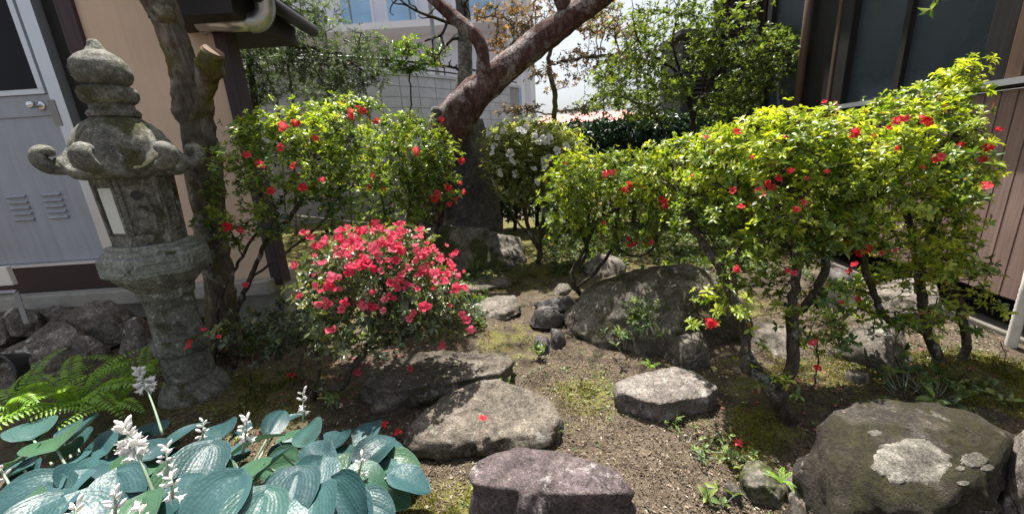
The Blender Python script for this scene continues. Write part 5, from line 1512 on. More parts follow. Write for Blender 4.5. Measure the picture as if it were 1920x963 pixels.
tree('background_tree', 'grey green tree screening the block wall left of the pole', (P(600, 300, 6.9)[0], 6.9, 0.1),
     [PL((610, 400, 6.9), (612, 250, 6.9), (618, 150, 6.9), (610, 60, 6.9)), PL((615, 180, 6.9), (660, 110, 6.9), (700, 60, 6.9))],
     [ell(600, 40, 6.9, 70, 40, 0.4, 0.5), ell(680, 95, 6.9, 70, 30, 0.4, 0.5), ell(560, 150, 6.9, 70, 35, 0.3, 0.6), ell(500, 80, 6.9, 60, 60, 0.4, 0.8), ell(620, 170, 6.9, 80, 25, 0.3, 0.5)],
     M['pale_bark'], M['conifer'], 321, leaf=0.07, wr=0.2, per=7, per_m3=70, tint0=0.6, tiltr=(20, 80))
# dark clipped hedge at the back
y = 6.9
def hedge(name, label, els, base, seed):
    rs_ = np.random.default_rng(seed)
    root = empty(name, base, label, 'hedge')
    pts = sample_crown(els, 2600, 0.72, rs_, 0, seed, 0.2)
    mb_ = MB()
    for e in els[::1]:
        c_ = e['c']
        mb_.tube([(c_[0], c_[1], 0.0), (c_[0] + 0.05, c_[1], c_[2] * 0.6), (c_[0], c_[1], c_[2])], [0.04, 0.03, 0.015], 6)
    mb_.build('stems', M['dark_bark'], root, True)
    LV, LF, LTt = whorls(pts, rs_.normal(size=pts.shape) + np.array([0, -0.3, 0.6]), rs_, 5, 0.07, 0.5, (40, 90), LT4, np.clip(rs_.uniform(0.2, 0.8, len(pts)), 0, 1), 0.3, 0.1)
    fo = obj('foliage', LV, LF, M['dark_leaf'], root, True, {'tint': LTt}); fo['kind'] = 'stuff'
    return root
hedge('hedge', 'dark green hedge between the white azalea and the twisted tree', [ell(1075, 262, y, 45, 36, 0.4), ell(1130, 262, y - 0.1, 50, 38, 0.4), ell(1190, 258, y - 0.3, 50, 40, 0.4), ell(1250, 255, y - 0.5, 55, 42, 0.4), ell(1310, 255, y - 0.7, 55, 42, 0.4), ell(1100, 320, y - 0.2, 90, 50, 0.35, 0.6), ell(1220, 320, y - 0.4, 90, 50, 0.35, 0.6)],
      (P(1180, 330, 6.6)[0], 6.6, 0.1), 311)
hedge('hedge', 'dark evergreen shrub behind the white azalea and the upright stone', [ell(930, 300, 6.6, 60, 45, 0.4), ell(1000, 300, 6.6, 60, 45, 0.4), ell(960, 370, 6.5, 90, 45, 0.35, 0.7), ell(1060, 350, 6.5, 60, 55, 0.35, 0.7)], (P(980, 330, 6.6)[0], 6.6, 0.1), 313)
# sprig of the tree above the camera, hanging into the picture at the top right
sy = 1.7
rt_, _, _ = tree('overhanging_branch', 'leafy twig hanging in at the top edge before the grey window', tuple(P(1790, -60, sy)), [PL((2500, -420, sy + 0.3), (2150, -260, sy + 0.1), (1840, -90, sy), (1790, -50, sy), (1765, -15, sy))], [ell(1762, 2, sy, 16, 14, 0.03), ell(1800, -30, sy, 40, 18, 0.06)],
     M['dark_bark'], M['azalea_leaf'], 312, leaf=0.03, per_m3=26000, step=0.02, kill=0.02, infl=0.3, tip=0.0012, spread=0.015, sub=2, per=4)

# ================================================================ azaleas
AZ = 'azalea bushes'
red_meshes = [flower_mesh('red_flower_%d' % i, i, 5, [1.0, 0.7, 0.4, 0.9][i], M['red_flower']) for i in range(4)]
pink_meshes = [flower_mesh('pink_flower_%d' % i, 10 + i, 5, [1.0, 0.8, 0.5, 1.0][i], M['pink_flower']) for i in range(4)]
white_meshes = [flower_mesh('white_flower_%d' % i, 20 + i, 5, [1.0, 0.8][i], M['white_flower']) for i in range(2)]
def flowers_at(root, ells, spots, meshes, rs, scale=1.0, lift=0.01, cluster=0):
    for sp_ in spots:
        px, py = sp_[0], sp_[1]
        sz_ = sp_[2] if len(sp_) > 2 else 1.0
        h = hit_crown(ells, px, py)
        if h is None:
            e = min(ells, key=lambda e: np.linalg.norm((P(px, py, e['c'][1]) - e['c'])))
            p = P(px, py, e['c'][1]); nrm = np.array([0, -0.6, 0.5])
        else:
            p, nrm = h[1], h[2]
        view = CAM - p; view /= np.linalg.norm(view)
        nn = nrm * 0.5 + view * 0.55 + np.array([0, 0, 0.25]) + rs.normal(size=3) * 0.35
        place_flower(random.choice(meshes), p + nrm * lift, nn / np.linalg.norm(nn), root, scale * sz_ * rs.uniform(0.85, 1.15), rs)
        for q in range(cluster):
            dp = rs.normal(size=3) * 0.03
            nn2 = nn + rs.normal(size=3) * 0.5
            place_flower(random.choice(meshes), p + dp, nn2 / np.linalg.norm(nn2), root, scale * sz_ * rs.uniform(0.7, 1.0), rs)
rsf = np.random.default_rng(99)
# -- A: tall left azalea
ya = 2.62
eA = [ell(520, 255, ya, 85, 55, 0.24), ell(600, 260, ya + 0.1, 95, 65, 0.28), ell(560, 330, ya, 120, 70, 0.26), ell(660, 330, ya + 0.15, 70, 85, 0.26), ell(460, 320, ya - 0.1, 75, 45, 0.18, 0.6), ell(410, 285, ya - 0.12, 45, 26, 0.12, 0.6),
      ell(420, 400, ya - 0.15, 70, 70, 0.16, 0.22), ell(560, 410, ya, 110, 50, 0.2, 0.5), ell(640, 225, ya + 0.15, 70, 35, 0.22)]
A, _, _ = shrub('azalea_bush', 'tall leggy azalea with a few red flowers right of the lantern', 'shrub', (P(455, 660, ya - 0.1)[0], ya - 0.1, 0.0),
      [dict(pts=PL((440, 690, ya - 0.15), (440, 600, ya - 0.1), (470, 520, ya - 0.08), (500, 450, ya), (520, 380, ya))),
       dict(pts=PL((400, 690, ya - 0.15), (415, 560, ya - 0.15), (455, 480, ya - 0.1), (490, 410, ya - 0.05), (488, 350, ya)), join=False),
       dict(pts=PL((500, 450, ya), (545, 405, ya), (580, 350, ya), (590, 300, ya + 0.05))), dict(pts=PL((470, 520, ya - 0.08), (540, 470, ya), (600, 420, ya + 0.1), (640, 360, ya + 0.1))),
       dict(pts=PL((455, 480, ya - 0.1), (430, 430, ya - 0.2), (400, 400, ya - 0.2)))],
      eA, M['azalea_bark'], M['azalea_leaf_left'], 401, topw=0.6, per_m3=3900, leaf=0.031, per=6, sub=3, step=0.03, kill=0.034, spread=0.034, tip=0.0014, gain=1.1, tmpl=LT4, tint0=0.56, group=AZ, clump=0.25)
flowers_at(A, eA, [(530, 240), (555, 233), (590, 262), (525, 275), (490, 312), (553, 315), (600, 337), (568, 352), (510, 355), (465, 295), (450, 430), (425, 425), (660, 212, 1.1), (672, 208, 1.1), (680, 214), (655, 218), (465, 535), (700, 225)], red_meshes, rsf, 0.9)
# -- B: rounded azalea behind it
yb = 3.35
eB = [ell(782, 285, yb, 78, 62, 0.35), ell(745, 320, yb, 72, 70, 0.3), ell(805, 345, yb, 52, 55, 0.28), ell(755, 250, yb + 0.1, 80, 38, 0.3), ell(760, 400, yb, 70, 32, 0.25, 0.5)]
B, _, _ = shrub('azalea_bush', 'rounded bright green azalea in front of the leaning pine', 'shrub', (P(760, 500, yb)[0], yb, 0.0),
      [dict(pts=PL((750, 560, yb), (755, 480, yb), (765, 420, yb), (770, 360, yb))), dict(pts=PL((755, 480, yb), (800, 430, yb), (825, 380, yb), (830, 330, yb))), dict(pts=PL((755, 480, yb), (730, 430, yb), (715, 370, yb)))],
      eB, M['azalea_bark'], M['azalea_leaf_left'], 402, topw=0.55, per_m3=4500, leaf=0.034, step=0.04, kill=0.042, spread=0.042, tip=0.0016, tint0=0.62, group=AZ, clump=0.1)
flowers_at(B, eB, [(782, 285, 1.3), (812, 370, 1.3), (820, 362, 1.3), (838, 350), (865, 305), (870, 362), (858, 375), (840, 380), (705, 328), (720, 355), (690, 350), (825, 228), (700, 420), (862, 345)], red_meshes, rsf, 1.0)
# -- C: the flowering coral-pink azalea
yc = 2.15
eC = [ell(705, 500, yc, 120, 75, 0.32), ell(640, 540, yc - 0.05, 90, 75, 0.28), ell(780, 560, yc, 100, 80, 0.3), ell(700, 600, yc - 0.1, 130, 60, 0.28, 0.8), ell(830, 590, yc, 55, 55, 0.2, 0.8), ell(740, 460, yc + 0.05, 80, 38, 0.26)]
Cz, _, tipsC = shrub('azalea_bush', 'low azalea covered with coral pink flowers beside the path', 'shrub', (P(585, 738, 2.08)[0], 2.08, 0.0),
      [dict(pts=PL((585, 755, 2.08), (590, 725, 2.05), (600, 690, 2.05), (590, 650, 2.05), (610, 600, 2.08))), dict(pts=PL((590, 728, 2.05), (640, 725, 2.0), (660, 690, 2.0), (690, 650, 2.05), (720, 610, 2.1), (735, 560, 2.12))),
       dict(pts=PL((680, 660, 2.02), (740, 640, 2.05), (790, 620, 2.08), (830, 600, 2.1))), dict(pts=PL((595, 720, 2.05), (560, 690, 2.05), (575, 640, 2.05), (560, 610, 2.05))), dict(pts=PL((600, 740, 2.05), (660, 735, 1.97), (720, 725, 1.95)))],
      eC, M['azalea_bark'], M['azalea_leaf_pink'], 403, per_m3=3200, leaf=0.034, wr=0.40, per=6, sub=3, step=0.035, kill=0.042, spread=0.036, tip=0.0016, gain=1.25, tint0=0.55, topw=0.15, group=AZ, tmpl=LT8)
spots = [(580, 448, 1.3), (575, 440, 1.2), (605, 565, 1.3), (615, 570), (628, 520, 1.3), (640, 575), (628, 622, 1.4), (833, 650, 1.5), (672, 695, 1.3), (655, 435, 1.2), (652, 468, 1.2), (650, 480, 1.2), (690, 495, 1.2), (712, 510, 1.2), (732, 530, 1.2),
         (745, 520, 1.1), (800, 510, 1.2), (808, 518, 1.2), (775, 485, 1.1), (770, 595, 1), (775, 590, 1), (867, 545, 1.1), (870, 600, 1.2), (875, 615, 1.2), (862, 590), (838, 498, 1.1), (845, 510), (855, 520), (785, 545), (678, 460), (700, 440), (715, 436), (730, 440, 1.1), (750, 448), (630, 452), (640, 440), (885, 620), (562, 552), (555, 500)]
# the rest are strewn over the upper half of the bush
rsp = np.random.default_rng(66)
while len(spots) < 185:
    px, py = rsp.uniform(590, 880), rsp.uniform(425, 590)
    if ((px - 715) / 160) ** 2 + ((py - 530) / 110) ** 2 < 1 and py < 600 - 0.35 * abs(px - 740) * 0.6 and rsp.uniform() < (1.25 - (py - 420) / 160):
        spots.append((px, py, rsp.choice([0.6, 0.75, 0.95, 1.15, 1.3])))
flowers_at(Cz, eC, spots, pink_meshes, rsf, 0.8, 0.012)
# low spreading shoots left of it, reaching the lantern
yl = 2.2
eL = [ell(500, 600, yl + 0.1, 80, 35, 0.16, 0.6), ell(460, 620, yl, 70, 32, 0.14, 0.7), ell(540, 620, yl, 70, 38, 0.15, 0.6), ell(405, 632, yl - 0.16, 42, 18, 0.08, 0.8), ell(490, 665, yl, 60, 20, 0.12, 0.5)]
Lz, _, _ = shrub('azalea_bush', 'low sparse azalea shoots between the lantern and the pink azalea', 'shrub', (P(470, 720, yl)[0], yl, 0.0),
      [dict(pts=PL((470, 735, yl), (470, 690, yl), (480, 640, yl))), dict(pts=PL((470, 690, yl), (430, 650, yl - 0.1), (395, 638, yl - 0.16))), dict(pts=PL((470, 690, yl), (530, 650, yl)))],
      eL, M['azalea_bark'], M['azalea_leaf_pink'], 404, per_m3=3000, leaf=0.034, step=0.03, kill=0.04, spread=0.034, tip=0.0013, tint0=0.35, group=AZ)
flowers_at(Lz, eL, [(385, 622, 0.7), (358, 640, 0.7), (410, 633, 0.6), (356, 652, 0.8)], red_meshes, rsf, 0.8)
# -- D: white azalea at the back
yd = 4.75
eD = [ell(990, 268, yd, 82, 42, 0.45), ell(952, 300, yd, 44, 50, 0.4), ell(1040, 300, yd, 62, 55, 0.4), ell(1000, 340, yd, 75, 46, 0.4, 0.6)]
D, _, _ = shrub('azalea_bush', 'pale green azalea with white flowers at the back of the path', 'shrub', (P(1010, 495, yd)[0], yd, 0.0),
      [dict(pts=PL((1008, 500, yd), (1012, 470, yd), (995, 440, yd), (985, 400, yd), (975, 350, yd))), dict(pts=PL((1012, 470, yd), (1015, 440, yd), (1020, 400, yd), (1030, 350, yd))), dict(pts=PL((995, 440, yd), (965, 410, yd), (950, 370, yd)))],
      eD, M['azalea_bark'], M['azalea_leaf_white'], 405, per_m3=5000, leaf=0.042, per=6, step=0.045, kill=0.045, spread=0.06, tip=0.0022, tint0=0.68, group=AZ)
flowers_at(D, eD, [(975, 245), (980, 252), (985, 240), (1010, 268), (1018, 270), (1030, 262), (1020, 300), (1022, 308), (1028, 296), (938, 262), (930, 275), (955, 290), (960, 305), (1045, 285), (1000, 320), (915, 258), (970, 330), (1018, 262), (925, 290), (945, 250), (1000, 255), (1060, 275), (1065, 300), (1035, 325), (990, 290), (940, 320), (1010, 340)], white_meshes, rsf, 1.6)
# -- E: azalea beside the big rock
ye = 3.3
eE = [ell(1090, 330, ye, 80, 45, 0.35), ell(1165, 330, ye - 0.1, 80, 48, 0.35), ell(1060, 370, ye, 50, 40, 0.28, 0.7), ell(1140, 390, ye - 0.1, 100, 40, 0.3, 0.75), ell(1220, 360, ye - 0.25, 65, 68, 0.3), ell(1120, 440, ye, 90, 32, 0.28, 0.22), ell(1230, 430, ye - 0.2, 70, 40, 0.25, 0.4), ell(1060, 420, ye, 45, 45, 0.22, 0.25)]
E, _, _ = shrub('azalea_bush', 'spreading azalea with a curved bare trunk beside the big mossy rock', 'shrub', (P(1092, 555, 3.5)[0], 3.5, 0.0),
      [dict(pts=PL((1095, 562, 3.5), (1078, 535, 3.48), (1075, 505, 3.45), (1095, 470, 3.4), (1110, 430, 3.35), (1120, 390, 3.3))), dict(pts=PL((1075, 510, 3.45), (1100, 475, 3.42), (1090, 430, 3.4), (1075, 395, 3.35), (1065, 370, 3.3))),
       dict(pts=PL((1082, 538, 3.48), (1115, 510, 3.4), (1145, 470, 3.35), (1155, 430, 3.3), (1160, 380, 3.25))), dict(pts=PL((1110, 430, 3.35), (1140, 400, 3.3), (1190, 380, 3.2))), dict(pts=PL((1155, 440, 3.3), (1165, 470, 3.25), (1195, 480, 3.2), (1225, 465, 3.15), (1235, 430, 3.1)))],
      eE, M['azalea_bark'], M['azalea_leaf'], 406, per_m3=5500, leaf=0.036, per=6, step=0.038, kill=0.042, spread=0.045, tip=0.0018, gain=1.15, tint0=0.58, group=AZ, clump=0.15)
flowers_at(E, eE, [(1140, 328, 1.2), (1148, 326, 1), (1170, 352, 1.2), (1180, 345), (1135, 415, .8), (1185, 455, 1.1), (1190, 452, .9), (1220, 452, .9), (1240, 375, 1.2), (1245, 385), (1175, 448, .7), (1060, 310, .6)], red_meshes, rsf, 0.95)
# -- F: big front azalea on the right
eF = [ell(1270, 320, 2.55, 100, 62, 0.32), ell(1370, 315, 2.15, 125, 80, 0.34), ell(1470, 290, 1.98, 120, 92, 0.34), ell(1560, 300, 1.92, 110, 85, 0.32), ell(1420, 400, 1.9, 120, 62, 0.28), ell(1530, 400, 1.85, 110, 70, 0.26), ell(1330, 400, 2.1, 85, 52, 0.26, 0.8),
      ell(1600, 380, 1.95, 90, 90, 0.26, 0.8), ell(1450, 460, 1.85, 140, 50, 0.26, 0.55), ell(1370, 500, 1.8, 75, 65, 0.16, 0.3), ell(1480, 530, 1.75, 110, 60, 0.2, 0.25), ell(1340, 590, 1.7, 60, 50, 0.12, 0.3), ell(1440, 700, 1.55, 55, 50, 0.08, 0.3), ell(1520, 600, 1.72, 90, 60, 0.16, 0.22), ell(1400, 560, 1.75, 90, 60, 0.18, 0.3)]
F_az, _, _ = shrub('azalea_bush', 'big front azalea with yellow green top and crooked stems on the right', 'shrub', (P(1490, 800, 1.56)[0], 1.56, 0.05),
      [dict(pts=PL((1492, 815, 1.54), (1468, 770, 1.56), (1440, 715, 1.58), (1408, 670, 1.62), (1385, 610, 1.66), (1372, 540, 1.72), (1385, 470, 1.82), (1395, 400, 1.92))),
       dict(pts=PL((1440, 715, 1.58), (1400, 690, 1.58), (1398, 650, 1.62), (1400, 600, 1.66), (1375, 560, 1.72), (1350, 500, 1.85), (1330, 440, 2.0))),
       dict(pts=PL((1445, 722, 1.58), (1480, 700, 1.62), (1488, 640, 1.66), (1486, 570, 1.72), (1495, 500, 1.78), (1480, 430, 1.85), (1470, 370, 1.9))),
       dict(pts=PL((1487, 590, 1.70), (1520, 560, 1.72), (1545, 510, 1.78), (1555, 440, 1.84), (1565, 370, 1.88))),
       dict(pts=PL((1350, 500, 1.85), (1310, 440, 2.1), (1285, 380, 2.3), (1265, 340, 2.5))),
       dict(pts=PL((1440, 715, 1.58), (1360, 720, 1.5), (1335, 715, 1.5), (1345, 690, 1.5), (1330, 650, 1.5), (1310, 630, 1.52))),
       dict(pts=PL((1468, 745, 1.57), (1520, 730, 1.62), (1532, 690, 1.66), (1532, 640, 1.7), (1520, 620, 1.72)))],
      eF, M['azalea_bark'], M['azalea_leaf'], 407, per_m3=4800, leaf=0.032, wr=0.40, per=6, clump=0.22, topw=0.8, sub=3, step=0.028, kill=0.030, spread=0.032, tip=0.0015, gain=1.5, tmpl=LT8, tint0=0.60, group=AZ)
flowers_at(F_az, eF, [(1380, 255, 1.1), (1325, 262, .8), (1375, 362, 1), (1392, 392, .9), (1440, 340, 1), (1450, 350, 1), (1465, 330, 1), (1425, 365, 1), (1428, 372, .9), (1490, 395, 1), (1335, 602, 1.3), (1340, 607, 1.1), (1380, 505, 1), (1475, 512, .9), (1490, 508, .8), (1525, 638, 1), (1530, 690, 1),
                      (1245, 372, 1), (1545, 320, .7), (1600, 250, .9), (1598, 255, .8), (1510, 330, .5), (1470, 260, .5), (1415, 295, .5), (1560, 200, .8), (1545, 195, .6), (1300, 330, .6), (1480, 320, .8), (1500, 385, .8)], red_meshes, rsf, 0.7)
# -- G: azalea by the boarded wall
eG = [ell(1650, 270, 2.05, 110, 70, 0.3), ell(1740, 260, 2.15, 110, 75, 0.3), ell(1700, 350, 2.0, 130, 80, 0.3), ell(1800, 330, 2.15, 75, 75, 0.24, 0.8), ell(1640, 420, 1.95, 110, 62, 0.24, 0.7), ell(1750, 440, 2.0, 100, 55, 0.24, 0.5), ell(1790, 175, 2.25, 75, 55, 0.22, 0.9), ell(1700, 200, 2.25, 80, 32, 0.22, 0.8), ell(1805, 130, 2.3, 30, 32, 0.1, 0.9),
      ell(1700, 470, 1.98, 130, 50, 0.24, 0.5), ell(1700, 545, 1.95, 140, 55, 0.2, 0.18), ell(1820, 590, 1.95, 70, 70, 0.16, 0.24), ell(1570, 640, 1.8, 70, 45, 0.12, 0.24), ell(1680, 600, 1.9, 110, 50, 0.16, 0.2), ell(1790, 500, 2.0, 90, 50, 0.2, 0.4)]
G_az, _, _ = shrub('azalea_bush', 'broad azalea with thick forked trunk beside the brown boards', 'shrub', (P(1770, 705, 1.97)[0], 1.97, 0.03),
      [dict(pts=PL((1778, 715, 1.95), (1760, 670, 1.97), (1740, 620, 2.0), (1728, 560, 2.02), (1722, 490, 2.05), (1705, 420, 2.05), (1690, 350, 2.05))),
       dict(pts=PL((1745, 630, 1.98), (1700, 605, 1.95), (1660, 595, 1.93), (1640, 555, 1.92), (1622, 500, 1.92), (1625, 440, 1.95), (1640, 380, 1.98))),
       dict(pts=PL((1780, 700, 1.95), (1812, 650, 1.98), (1800, 580, 2.0), (1785, 520, 2.04), (1795, 440, 2.08), (1790, 360, 2.12), (1790, 260, 2.2), (1800, 180, 2.25))),
       dict(pts=PL((1660, 595, 1.93), (1610, 580, 1.9), (1580, 600, 1.88), (1550, 640, 1.85))), dict(pts=PL((1785, 712, 1.93), (1850, 700, 1.9), (1885, 675, 1.92), (1875, 640, 1.95))),
       dict(pts=PL((1722, 490, 2.05), (1750, 430, 2.08), (1770, 350, 2.1), (1750, 280, 2.15))), dict(pts=PL((1690, 610, 1.95), (1675, 660, 1.92), (1690, 700, 1.9)))],
      eG, M['azalea_bark'], M['azalea_leaf'], 408, per_m3=4800, leaf=0.033, wr=0.40, per=6, clump=0.22, topw=0.8, sub=3, step=0.028, kill=0.030, spread=0.033, tip=0.0016, gain=1.55, tmpl=LT8, tint0=0.60, group=AZ)
flowers_at(G_az, eG, [(1682, 232, 1.5), (1730, 235, 1.4), (1805, 268, 1), (1845, 275, 1.2), (1840, 300, 1), (1755, 300, 1.2), (1748, 305, 1), (1675, 277, .9), (1838, 350, 1.2), (1845, 345, 1), (1622, 465, 1.3), (1612, 470, 1), (1650, 468, .8), (1675, 465, .8), (1600, 510, 1.2), (1608, 500, 1), (1665, 245, .7), (1720, 225, .7), (1865, 245, .9), (1578, 570, .9), (1612, 560, .9), (1725, 318, .7), (1640, 255, .5)], red_meshes, rsf, 0.72)

# ================================================================ hosta in the foreground
hosta = empty('hosta_plant', tuple(G(380, 960)), 'large blue green hosta clump with white flower spikes in the lower left', 'plant')
def hosta_blade(c, ang, L_, W_, pitch, roll, droop, seed, cup=0.18):
    """heart shaped blade: c = middle of the blade, ang = heading of its tip, pitch > 0 tip down"""
    rs_ = np.random.default_rng(seed)
    nu, nw = 15, 13
    V, B = [], []
    for i in range(nu):
        u = i / (nu - 1)
        w = (math.sin(math.pi * min(1, u ** 0.72)) ** 0.62) if 0 < u < 1 else 0.0
        w = max(w, 0.0)
        for j in range(nw):
            v = j / (nw - 1) * 2 - 1
            x = (u - 0.45) * L_
            yv = v * w * W_ * 0.5
            lobe = 0.16 * L_ * (abs(v) ** 1.5) * (1 - u) ** 2.0           # heart lobes reach back beside the stalk
            z = cup * abs(v * w) ** 1.5 * W_ * 0.5 - 0.015 * L_ * math.exp(-(v / 0.12) ** 2)
            z -= droop * L_ * (max(0, u - 0.25) ** 2) * 0.9
            z += 0.018 * W_ * math.sin(u * 9 + seed) * abs(v) ** 2 * w + 0.010 * W_ * math.sin(v * 7 + seed * 1.7)
            V.append((x - lobe, yv, z))
            B.append((abs(v) * 0.55 + 0.0 * u + abs(v) * (1 - u) * 0.35, u * 0.6 + 0.25 * abs(v), min(1 - abs(v), 1.0)))
    F = [(i * nw + j, (i + 1) * nw + j, (i + 1) * nw + j + 1, i * nw + j + 1) for i in range(nu - 1) for j in range(nw - 1)]
    M3 = Matrix.Rotation(ang, 3, 'Z') @ Matrix.Rotation(pitch, 3, 'Y') @ Matrix.Rotation(roll, 3, 'X')
    V = np.array(V) @ np.array(M3).T + np.asarray(c)
    o = obj('leaf', V, F, M['hosta'], hosta, True, {'blade': np.array(B)})
    # stalk from the clump's heart to the blade
    a = V[nw // 2]
    hz = hrt_of(c)
    mid_ = (a + hz) / 2 + np.array([0, 0, 0.0])
    Vs, Fs = tube(smooth_path([hz, mid_, a + np.array([0, 0, -0.004])], 5), 0.005, 5, False)
    obj('stalk', Vs, Fs, M['hosta_stem'], o, True)
    return o
h1, h2, h3 = G(200, 1010), G(430, 960), G(620, 940)
hearts = [h1, h2, h3]
def hrt_of(c):
    h = min(hearts, key=lambda h: np.linalg.norm(h[:2] - c[:2]))
    return np.array([h[0], h[1], 0.02])
# blades: pixel of the middle, height above soil, length and width in metres, extra turn
BL = [(105, 822, .34, .25, .19, 0), (25, 862, .30, .22, .15, .3), (185, 838, .28, .20, .14, .9), (160, 885, .30, .22, .17, -.2), (100, 935, .30, .24, .18, .2), (30, 945, .32, .24, .19, .1), (225, 925, .30, .22, .17, -.3), (350, 808, .24, .19, .14, 0), (415, 800, .24, .18, .13, .2),
      (478, 826, .28, .22, .17, -.1), (520, 787, .20, .18, .11, .1), (578, 806, .24, .20, .14, 0), (632, 818, .20, .17, .13, 0), (692, 806, .17, .19, .14, .1), (705, 842, .20, .20, .15, .1), (602, 862, .25, .22, .12, .5), (520, 872, .22, .18, .14, 0), (492, 882, .28, .21, .16, .2),
      (372, 880, .34, .24, .18, -.3), (590, 898, .25, .21, .16, .2), (690, 900, .20, .19, .15, .3), (770, 900, .17, .19, .13, -.1), (752, 868, .15, .18, .13, .2), (440, 915, .34, .25, .19, .3), (545, 930, .30, .23, .18, .1), (648, 940, .24, .21, .16, .2), (400, 958, .36, .25, .2, .6), (320, 950, .34, .22, .17, -.5),
      (700, 950, .18, .18, .14, .1), (590, 965, .28, .22, .18, -.3), (300, 838, .24, .18, .13, .4), (255, 870, .24, .2, .15, .2), (470, 985, .34, .24, .19, 0), (150, 970, .32, .24, .19, .4), (60, 985, .32, .24, .19, -.4), (240, 990, .34, .24, .19, .2), (0, 900, .3, .22, .16, .5), (330, 905, .30, .21, .16, .2),
      (430, 850, .22, .19, .14, .7), (650, 880, .18, .18, .13, -.4), (735, 930, .13, .17, .13, .1), (540, 845, .18, .17, .12, 1.0), (200, 805, .2, .16, .11, .2), (640, 855, .18, .17, .12, .9), (280, 905, .27, .2, .15, -.6), (0, 975, .3, .23, .17, 0), (560, 815, .18, .18, .13, -.4), (660, 970, .2, .2, .15, 0), (60, 800, .28, .22, .17, .2), (150, 795, .24, .20, .15, -.3), (245, 815, .22, .18, .14, .2), (20, 905, .28, .23, .17, 0), (110, 870, .27, .22, .17, .5), (290, 800, .18, .17, .12, 0), (200, 870, .26, .21, .16, .1), (60, 850, .24, .2, .16, -.3), (360, 845, .25, .2, .16, .1)]
BL = BL + [(px + rsf.normal() * 22 + 12, py + rsf.normal() * 12 + 8, max(0.08, z - 0.055), L_ * 0.85, W_ * 0.85, tw + rsf.normal() * 0.8) for (px, py, z, L_, W_, tw) in BL[::2] if 20 < px < 720]
for i, (px, py, z, L_, W_, tw) in enumerate(BL):
    c = G(px, py, z - 0.02)
    hrt = min(hearts, key=lambda h: np.linalg.norm(h[:2] - c[:2]))
    dv = c[:2] - hrt[:2]
    ang = math.atan2(dv[1], dv[0]) + tw * 0.8 + rsf.normal() * 0.22
    out_ = min(1.0, np.linalg.norm(dv) / 0.4)
    away = max(0.0, math.sin(ang))
    hosta_blade(c, ang, L_ * 0.88, W_ * 1.04, R(4 + 15 * out_) * (1 - 1.3 * away) + rsf.normal() * 0.12, rsf.normal() * 0.24, 0.26 + 0.2 * rsf.uniform(), i + 1, 0.16 + 0.2 * rsf.uniform())
# flower spikes
bud = None
def blossom_mesh(name, seed, L_=0.032):
    """drooping bell with six pointed lobes"""
    rs_ = np.random.default_rng(seed)
    V, F = [], []
    k = 12
    for (u, r_) in ((0, 0.06), (0.15, 0.11), (0.4, 0.15), (0.62, 0.24), (0.82, 0.34), (1.0, 0.50)):
        for j in range(k):
            a = j * 2 * math.pi / k
            tipq = j % 2 == 0
            rr = r_ * L_ * (1.0 if u < 0.7 else ((1.12 if tipq else 0.82) if u < 0.9 else (1.2 if tipq else 0.62)))
            V.append((rr * math.cos(a), rr * math.sin(a), u * L_ - (0.16 * L_ if (u == 1.0 and not tipq) else 0) + rs_.normal() * 0.0006))
    for i in range(5):
        for j in range(k):
            F.append((i * k + j, i * k + (j + 1) % k, (i + 1) * k + (j + 1) % k, (i + 1) * k + j))
    F.append(tuple(range(k - 1, -1, -1)))
    me = mesh_np(name, np.array(V), F, True); me.materials.append(M['hosta_flower'])
    return me
def bud_mesh(name):
    V, F = lathe([(0.001, 0), (0.0045, 0.006), (0.0065, 0.016), (0.005, 0.026), (0.001, 0.032)], 7, (0, 0))
    me = mesh_np(name, V, F, True); me.materials.append(M['hosta_flower'])
    return me
blo = [blossom_mesh('hosta_blossom_%d' % i, i) for i in range(2)]
bud = bud_mesh('hosta_bud')
def spike(px0, py0, z0, px1, py1, z1, nfl, nbud, sc=1.0):
    a, b = G(px0, py0, z0), G(px1, py1, z1)
    p = smooth_path([a, (a * 0.6 + b * 0.4) + np.array([0.005, 0, 0.01]), b], 5)
    st = obj('flower_spike', *tube(p, np.linspace(0.006, 0.0025, len(p)), 6), M['hosta_stem'], hosta, True)
    L_ = np.linalg.norm(b - a)
    n = nfl + nbud
    for i in range(n):
        f = i / max(1, n - 1)
        q = a + (b - a) * (1 - min(0.85, 0.085 / L_ * sc * 1.0) * (1 - f) * 1.0)
        an = i * 2.4 + rsf.uniform(-0.4, 0.4)
        up = 0.15 + 1.1 * f
        d = np.array([math.cos(an), math.sin(an), up - (0.9 if i < nfl else 0.0)])
        d /= np.linalg.norm(d)
        place_flower(blo[i % 2] if i < nfl else bud, q + d * 0.004, d, st, sc * rsf.uniform(0.85, 1.15), rsf, 'blossom' if i < nfl else 'bud')
spike(305, 815, .22, 262, 695, .46, 10, 9, 1.15)
spike(290, 930, .30, 232, 800, .52, 16, 10, 1.15)
spike(455, 850, .28, 463, 785, .42, 3, 10, 0.95)
spike(312, 900, .36, 312, 838, .46, 3, 10, 0.9)
spike(322, 935, .38, 322, 893, .44, 3, 6, 0.9)
spike(378, 830, .26, 382, 792, .34, 2, 8, 0.85)
spike(568, 790, .20, 568, 735, .33, 3, 6, 0.95)
spike(672, 890, .21, 678, 860, .27, 1, 6, 0.85)
spike(215, 975, .40, 215, 925, .48, 3, 9, 0.9)
spike(140, 1000, .40, 142, 948, .46, 3, 9, 0.9)
spike(258, 1000, .42, 262, 955, .47, 2, 9, 0.9)
spike(25, 930, .30, 2, 880, .38, 1, 5, 0.8)

